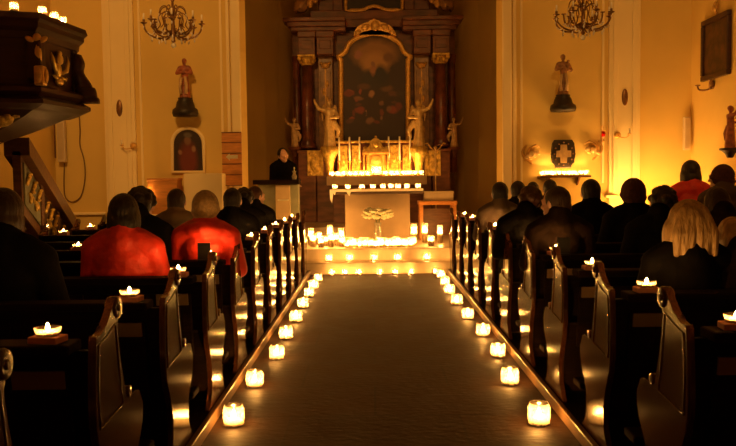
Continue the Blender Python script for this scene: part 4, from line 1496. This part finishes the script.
for (px, py, s, lab) in ((534, 154, -1, 'left'), (592, 150, 1, 'right')):
    c = P(px, py, YE - .1)
    t = thing('gilded_sconce', 'gilded scrolling leaf sconce on the wall %s of the pale cross' % lab, 'sconce', (c.x, YE, c.z))
    m = MB()
    m.tube([(s * (-.02 - .13 * math.sin(q * .28)) * -1, -.05, -.14 + .03 * q) for q in range(10)], [.012 + .012 * math.sin(q * .35) for q in range(10)], 8)
    m.tube([(s * -.09, -.05, .09), (s * -.03, -.07, .13), (s * .05, -.06, .08), (s * .10, -.05, -.02), (s * .12, -.05, -.10)], [.01, .018, .022, .018, .008], 8)
    m.ball((0, -.03, 0), (.07, .03, .06)); m.ball((s * .05, -.05, -.05), (.05, .03, .035))
    m.build('leaf_scroll', 'gold_dull', t)
    m = MB()
    m.ball((s * .02, -.09, .0), (.045, .035, .05)); m.ball((s * .07, -.07, -.03), (.06, .02, .03), rot=Matrix.Rotation(s * .5, 3, 'Y'))
    m.ball((s * -.05, -.07, .02), (.05, .02, .03), rot=Matrix.Rotation(s * -.6, 3, 'Y'))
    m.build('cherub_head', 'gilt_figure', t)
    m = MB().tube([(0, -.06, .05), (0, -.12, .02)], .008, 6)
    m.build('arm', 'gold_dull', t)

c = P(603.5, 134, YE - .12)
t = thing('sanctuary_lamp', 'small red glass lamp hanging on the wall beside the right pilaster', 'lamp', (c.x, YE - .12, c.z))
t.scale = (.75, 1, .75)
MB().lathe([(.012, -.06), (.03, -.05), (.036, 0), (.034, .05), (.031, .05), (.033, 0), (.027, -.045), (.004, -.05)], n=14).build('red_glass', 'red_glass', t)
m = MB().lathe([(.035, .05), (.04, .055), (.035, .065), (.004, .07)], n=14)
m.tube(spline([(0, 0, .07), (0, .01, .14), (0, .07, .16), (0, .12, .12)], 4, closed=False), .006, 6)
m.build('hanger', 'gold', t)
flame_mb(0.012, 0.0022, -.03).build('flame', 'flame', t)
MB().lathe([(.004, -.16), (.022, -.15), (.022, -.135), (.004, -.09)], n=10).build('drip_bowl', 'gold', t)
a = P(611, 196, YE)
tag(MB().box(a.x - .10, YE - .12, a.z - .02, a.x + .08, YE - .0, a.z + .015, bevel=.008).build('wall_ledge', 'plaster_light'), 'small pale ledge on the wall at the foot of the right pilaster', 'ledge')

# rack of votive candles behind the crowd on the right
t = thing('votive_rack', 'iron rack of votive candles behind the crowd near the right pilaster', 'candle rack', (3.75, 11.05, 0))
m = MB()
for sx_ in (-.55, .55):
    for sy_ in (-.2, .2): m.box(sx_ - .015, sy_ - .015, 0, sx_ + .015, sy_ + .015, .72)
m.build('frame', 'black_metal', t)
MB().box(-.58, -.24, .72, .58, .24, .74, bevel=.004).build('tray', 'black_metal', t)
for r in range(2):
    for k in range(7):
        dup(jar0, (3.75 - .5 + k / 6, 10.95 + .2 * r, .74), 0, 'jar candle on the iron rack near the right pilaster, %s row, %s from the left' % (('front', 'back')[r], ORD[k]), 'jar candles on the iron rack', 1.3)

# ------------------------------------------------------------------ right wall
p0, p1 = P(702, 52, 11.06), P(727, 45, 10.25)
yf, yn = 11.05, 10.22
zt, zb = P(702, 22, 11.05).z, P(702, 82, 11.05).z
yc = (yf + yn) / 2
t = thing('framed_picture', 'dark picture in a heavy brown frame high on the right wall', 'picture', (HW, yc, zb))
hy, h = (yf - yn) / 2, zt - zb
m = MB()
for (y0, y1, z0, z1) in ((-hy, hy, 0, .07), (-hy, hy, h - .07, h), (-hy, -hy + .07, .07, h - .07), (hy - .07, hy, .07, h - .07)):
    m.box(-.06, y0, z0, -.0, y1, z1, bevel=.012)
m.build('frame', 'pulpit_wood', t)
blob_painting('side_canvas', (0.045, 0.02, 0.01), [], .1)
MATS['side_canvas2'] = mk('dark_varnish', (0.05, 0.02, 0.01), .4, var=.9, scale=6)
MB().box(-.035, -hy + .06, .06, -.005, hy - .06, h - .06).build('canvas', 'dark_varnish', t)
m = MB().tube(spline([(-.01, 0, h + .02), (-.06, 0, h + .10), (-.03, 0, h + .18)], 4, closed=False), .018, 6)
m.ball((-.04, 0, h + .10), (.03, .06, .05))
m.build('crest', 'gold_dull', t)
c = P(711, 87, 10.75)
t = thing('wall_sconce', 'curved bronze candle arm on the right wall below the dark picture', 'sconce', (HW, c.y, c.z))
m = MB().tube(spline([(-.0, 0, .03), (-.06, .05, -.03), (-.12, .16, -.02), (-.13, .2, .03)], 5, closed=False), .012, 6)
m.tube(spline([(-.0, 0, .03), (-.06, -.05, -.03), (-.12, -.16, .0), (-.13, -.2, .05)], 5, closed=False), .012, 6)
m.lathe([(.005, .03), (.035, .04), (.035, .05), (.005, .05)], (-.13, .2, 0), 10); m.lathe([(.005, .05), (.035, .06), (.035, .07), (.005, .07)], (-.13, -.2, 0), 10)
m.build('arm', 'bronze', t)
MB().ball((-.01, 0, .03), (.02, .05, .06)).build('wall_plate', 'bronze', t)
foot = P(732, 148, 9.85)
t = robed_figure('saint_statue', 'dark carved figure on a bracket at the right edge of the photo', 'statue', (HW - .17, 9.85, foot.z - .12), .52, ('statue_robe', 'statue_dark'), 'raised', -1, False, (.12, .12), None, PI * .5)
m = MB().box(.0, -.04, .0, .05, .04, .1)
m.move(Matrix.Rotation(-PI * .5, 4, 'Z') @ Matrix.Translation((.10, 0, 0)))
m.build('bracket', 'statue_dark', t)

# ------------------------------------------------------------------ pulpit on the left
pc = Vector((-3.42, 7.15, 0))
plan = [(-2.72, 6.52), (-2.63, 7.22), (-2.95, 7.80), (-3.55, 8.0), (-4.1, 7.75), (-4.2, 7.1), (-4.0, 6.5), (-3.4, 6.28)]
near = P(40, 14, 6.52)
ZT = near.z
t = thing('pulpit', 'dark carved wooden pulpit with gilded arms and heavy cornice high on the left', 'pulpit', (pc.x, pc.y, 0))


def ring(f, z, dx=0.0):
    return [((x - pc.x) * f + dx, (y - pc.y) * f, z) for x, y in plan]


zb = P(57, 88, 6.7).z
rel = [(0.93, ZT - 0.01), (1.10, ZT), (1.12, ZT - .05), (1.08, ZT - .07), (1.08, ZT - .11), (1.03, ZT - .14), (1.02, ZT - .19), (1.0, ZT - .20)]
MB().rings([ring(f, z) for f, z in rel], smooth=False).build('cornice', 'pulpit_wood', t)
m = MB().rings([ring(1.0, ZT - .2), ring(0.985, ZT - .3), ring(0.985, zb + .06), ring(1.0, zb)], smooth=False, cap=True)
m.build('parapet', 'pulpit_wood', t)
low = [(1.04, zb + .01), (1.10, zb - .02), (1.10, zb - .05), (1.04, zb - .08), (1.13, zb - .12), (1.13, zb - .15), (1.02, zb - .18), (.93, zb - .19)]
MB().rings([ring(f, z) for f, z in low], smooth=False).build('base_moulding', 'pulpit_wood', t)
und = [(.93, zb - .19, 0), (.84, zb - .24, -.04), (.66, zb - .33, -.14), (.50, zb - .41, -.26), (.40, zb - .50, -.36), (.22, zb - .62, -.5), (.1, zb - .72, -.6)]
MB().rings([ring(f, z, dx) for f, z, dx in und], smooth=False).build('underside_bowl', 'pulpit_wood', t)
# wall support
MB().box(-4.54 - pc.x, -.3, zb - .75, -3.95 - pc.x, .4, zb - .3, bevel=.02).build('corbel', 'pulpit_wood', t)
# gilded arms on the face towards the aisle
fa, fb = Vector((plan[0][0] - pc.x, plan[0][1] - pc.y, 0)), Vector((plan[1][0] - pc.x, plan[1][1] - pc.y, 0))
u = (fb - fa).normalized(); nrm = Vector((u.y, -u.x, 0))
mid = (fa + fb) / 2
zc = (ZT - .2 + zb) / 2


def on_face(a, z, d=0.0): return mid + u * a * 0.72 + nrm * d + Vector((0, 0, zc + z * 0.72))


rotf = Matrix((u, Vector((0, 0, 1)), nrm)).transposed()   # columns: u, z, n
m = MB()
m.ball(on_face(0, -.02, .0), (.05, .07, .03), 10, 7, rot=rotf)
for s in (-1, 1):
    m.tube([on_face(s * .05, -.06, .01), on_face(s * .13, -.02, .03), on_face(s * .17, .08, .03), on_face(s * .19, .17, .015)], [.014, .02, .018, .006], 8)
    m.tube([on_face(s * .03, -.1, .01), on_face(s * .1, -.13, .03), on_face(s * .16, -.1, .02)], [.012, .016, .006], 8)
m.ball(on_face(0, .10, .02), (.045, .05, .03), 8, 6, rot=rotf); m.ball(on_face(0, .17, .02), (.025,) * 3)
m.ball(on_face(0, -.16, .015), (.06, .035, .03), 8, 6, rot=rotf)
m.build('gilded_arms', 'gold_leaf', t)
m = MB()
for (a, b) in ((-.27, .27),):
    m.tube([on_face(-.36, -.27, .005), on_face(.36, -.27, .005), on_face(.36, .3, .005), on_face(-.36, .3, .005)], .014, 6, closed=True)
m.build('panel_moulding', 'pulpit_wood', t)
# corner pieces: gilt leaf drops on near corner, scrolls on the far one
for ci, (px_, nm) in enumerate(((0, 'near'),)):
    v = Vector((plan[px_][0] - pc.x, plan[px_][1] - pc.y, 0)); d = v.normalized()
    m = MB()
    m.box(v.x - .05, v.y - .06, zb + .04, v.x + .07, v.y + .06, ZT - .2, bevel=.02)
    m.build('corner_post', 'pulpit_wood', t)
    m = MB()
    q = v + d * .05
    m.ball((q.x, q.y, ZT - .20), (.036, .036, .042)); m.ball((q.x - .05, q.y - .02, ZT - .21), (.045, .015, .022), rot=Matrix.Rotation(.5, 3, 'Y')); m.ball((q.x + .05, q.y, ZT - .21), (.04, .015, .022), rot=Matrix.Rotation(-.5, 3, 'Y'))
    m.tube([(q.x, q.y, ZT - .22), (q.x + .01, q.y - .01, ZT - .32), (q.x + .02, q.y, ZT - .40)], [.02, .03, .012], 8)
    m.box(q.x - .02, q.y - .05, ZT - .58, q.x + .06, q.y + .04, ZT - .42, bevel=.015)
    m.ball((q.x + .02, q.y - .05, ZT - .5), (.03, .015, .06)); m.ball((q.x + .065, q.y, ZT - .5), (.015, .03, .06))
    m.tube([(q.x + .02, q.y, ZT - .40), (q.x + .02, q.y, ZT - .43)], .014, 6)
    m.build('gilded_cherub', 'gold', t)
for k in (1, 7):
    v = Vector((plan[k][0] - pc.x, plan[k][1] - pc.y, 0)); d = v.normalized()
    prof = [(0, ZT - .22), (.03, ZT - .3), (.02, ZT - .38), (.08, ZT - .48), (.13, ZT - .60), (.11, zb + .06), (.05, zb + .02), (.14, zb - .03), (.15, zb - .08)]
    prof = [(r, z) for r, z in prof if True]
    sp = spline(prof, 4, closed=False)
    tn = Vector((-d.y, d.x, 0)) * .07
    secs = []
    for r, z in sp:
        o_, i_ = v + d * (r + .02) + Vector((0, 0, z)), v - d * .06 + Vector((0, 0, z))
        secs.append([i_ - tn, o_ - tn * .8, o_ + d * .015, o_ + tn * .8, i_ + tn])
    m = MB().rings(secs, smooth=True)
    m.build('corner_scroll', 'pulpit_wood', t)
# gilt leafwork under the base
m = MB()
for (x, y, z, r) in ((-2.95, 6.62, zb - .2, .09), (-3.05, 6.6, zb - .26, .11), (-3.15, 6.62, zb - .3, .1), (-3.2, 6.65, zb - .38, .08), (-3.28, 6.7, zb - .45, .07)):
    m.ball((x - pc.x, y - pc.y, z), (r, .05, r * .6), 10, 6)
    m.ball((x - pc.x + r * .6, y - pc.y - .03, z + .02), .03)
m.build('gilded_leafwork', 'gold_relief', t)
# candles on the pulpit rim
for k, (px, y) in enumerate(((14, 6.40), (42, 6.56), (54, 6.78), (62, 6.98))):
    p = P(px, 5, y)
    dup(jar0, (p.x, y, ZT), 0, 'jar candle on the rim of the pulpit, %s from the left' % ORD[k], 'jar candles on the pulpit rim', 0.62)

# pulpit stair
r0, r1 = P(17, 145, 7.75), P(68, 226, 9.9)
t = thing('pulpit_stair', 'pulpit stair parapet with a broad handrail and gilded leaf panels descending along the left wall', 'stair', (0, 0, 0))


def along(k, dz=0.0, dx=0.0):
    p = r0.lerp(r1, k)
    return Vector((p.x + dx, p.y, p.z + dz))


def slab(dz0, dz1, dx0, dx1, k0=0.0, k1=1.0):
    A = [along(k0, dz0, dx0), along(k0, dz0, dx1), along(k0, dz1, dx1), along(k0, dz1, dx0)]
    B = [along(k1, dz0, dx0), along(k1, dz0, dx1), along(k1, dz1, dx1), along(k1, dz1, dx0)]
    return A, B


m = MB(); m.rings(list(slab(-.10, .07, -.13, .12)), smooth=False); m.build('handrail', 'brown_wood', t)
m = MB(); m.rings(list(slab(-.66, -.06, -.05, .03)), smooth=False); par = m.build('parapet', 'brown_wood', t)
for k in range(3):
    ka, kb = .03 + .33 * k, .30 + .33 * k
    m = MB(); m.rings(list(slab(-.55, -.14, .03, .045, ka, kb)), smooth=False)
    f = m.build('panel', 'slate_green' if k == 0 else 'pulpit_wood', t)
    m = MB()
    for q in range(5):
        c = along(ka + (kb - ka) * (.15 + .17 * q), -.34 + .07 * (-1) ** q, .06)
        m.ball(c, (.02, .085, .028), 8, 6, rot=Matrix.Rotation(.7 * (-1) ** q, 3, 'X'))
        m.ball(c + Vector((.005, .035, .05)), (.018, .05, .018), 8, 5)
        m.ball(c + Vector((.005, -.03, -.03)), (.016, .03, .035), 8, 5)
    m.build('gilded_leaf', 'gold_relief', f)
for k in (.335, .665, 1.0):
    c = along(k, 0, 0)
    MB().box(c.x - .06, c.y - .04, max(.06, c.z - .7) if k < 1 else 0.06, c.x + .06, c.y + .04, c.z, bevel=.01).build('post', 'brown_wood', t)
ns = 7
for k in range(ns):
    kk = (k + .5) / ns
    c = along(kk)
    MB().box(-HW + .0, c.y - .17, max(.0, c.z - .95) if False else .06, c.x - .06, c.y + .17, max(.16, c.z - .55 - .1), bevel=.01).build('step', 'brown_wood', t)

# ------------------------------------------------------------------ lectern and reader
LY = 12.05
a, b = P(255, 182, LY), P(298, 182, LY)
t = thing('lectern', 'broad wooden lectern with a dark top and pale front panel left of the altar', 'lectern', ((a.x + b.x) / 2, LY, CF))
w = (b.x - a.x) / 2; h = a.z - CF
MB().box(-w - .02, -.10, h - .04, w + .02, .32, h + .03, bevel=.008).build('desk_top', 'pew_wood_dark', t)
MB().box(-w + .04, 0.02, 0, w - .0, .28, h - .04, bevel=.01).build('cabinet', 'slate_green', t)
qx0, qx1 = P(275.5, 200, LY - .04).x - (a.x + b.x) / 2, P(290, 200, LY - .04).x - (a.x + b.x) / 2
MB().box(qx0, -.03, .05, qx1, .02, h - .05, bevel=.008).build('front_panel', 'beam_panel', t)
zl = P(283, 200, LY).z - CF
MB().box(qx0 + .03, -.036, zl - .012, qx1 - .02, -.03, zl + .012).build('panel_strip', 'petal', t)
p = P(294.5, 182, LY + .05)
t = thing('glass_vase', 'small pale glass vase on the right end of the lectern', 'vase', (p.x, LY + .03, CF + h + .03))
MB().lathe([(.03, 0), (.035, .01), (.04, .05), (.02, .09), (.032, .13), (.028, .13), (.016, .09), (.036, .05), (.03, .012), (.003, .01)], n=14).build('vase_glass', 'clear_glass', t)
MB().lathe([(.006, .02), (.006, .15), (.014, .17), (.004, .19)], n=8).build('stem', 'petal', t)
p = P(284, 148, 12.6)
person('person in dark clothes standing behind the lectern with head bent over it', (p.x, 12.55, CF), 'tilted', 'short', 'hair_dark', 'plain', 'coat_black',
       (p.z - CF) / 1.70, None, None, -2.5, True)

# wooden side table, box and stand on the right
SY = 12.7
a, b = P(418.5, 202, SY), P(457.5, 205, SY)
zt = a.z - CF
t = thing('side_table', 'orange wooden side table right of the altar', 'table', ((a.x + b.x) / 2, SY, CF))
w = (b.x - a.x) / 2
MB().box(-w, -.0, zt - .05, w, .42, zt + .01, bevel=.008).build('table_top', 'orange_wood', t)
for s in (-1, 1):
    for y in (.03, .37): MB().box(s * (w - .045) - .03, y - .02, 0, s * (w - .045) + .03, y + .03, zt - .05, bevel=.005).build('leg', 'orange_wood', t)
MB().box(-w + .07, .33, .05, w - .07, .35, zt - .12).build('back_panel', 'brown_wood', t)
a2, b2 = P(424, 201, SY + .15), P(453, 191, SY + .15)
t = thing('wooden_casket', 'flat beige box lying on the orange side table', 'box', ((a2.x + b2.x) / 2, SY + .2, CF + zt + .01))
w = (b2.x - a2.x) / 2; h = b2.z - (CF + zt + .01)
MB().box(-w, -.12, 0, w, .12, h - .03, bevel=.006).build('box_body', 'altar_stone', t)
MB().box(-w - .006, -.126, h - .03, w + .006, .126, h, bevel=.006).build('lid', 'altar_stone', t)
p = P(435.5, 150, 13.6)
t = thing('processional_stand', 'thin pale pole with a spread gilt head standing behind the side table', 'stand', (p.x, 13.6, CF))
h = p.z - CF
MB().lathe([(.12, 0), (.12, .02), (.02, .05), (.011, .1), (.011, h), (.02, h + .02)], n=12).build('pole', 'gilt_figure', t)
m = MB()
for s in (-1, 1):
    m.tube(spline([(0, 0, h - .02), (s * .07, 0, h + .03), (s * .13, 0, h + .11), (s * .17, 0, h + .10)], 4, closed=False), .012, 6)
m.ball((0, 0, h + .04), .03)
m.build('gilt_head', 'gold_dull', t)
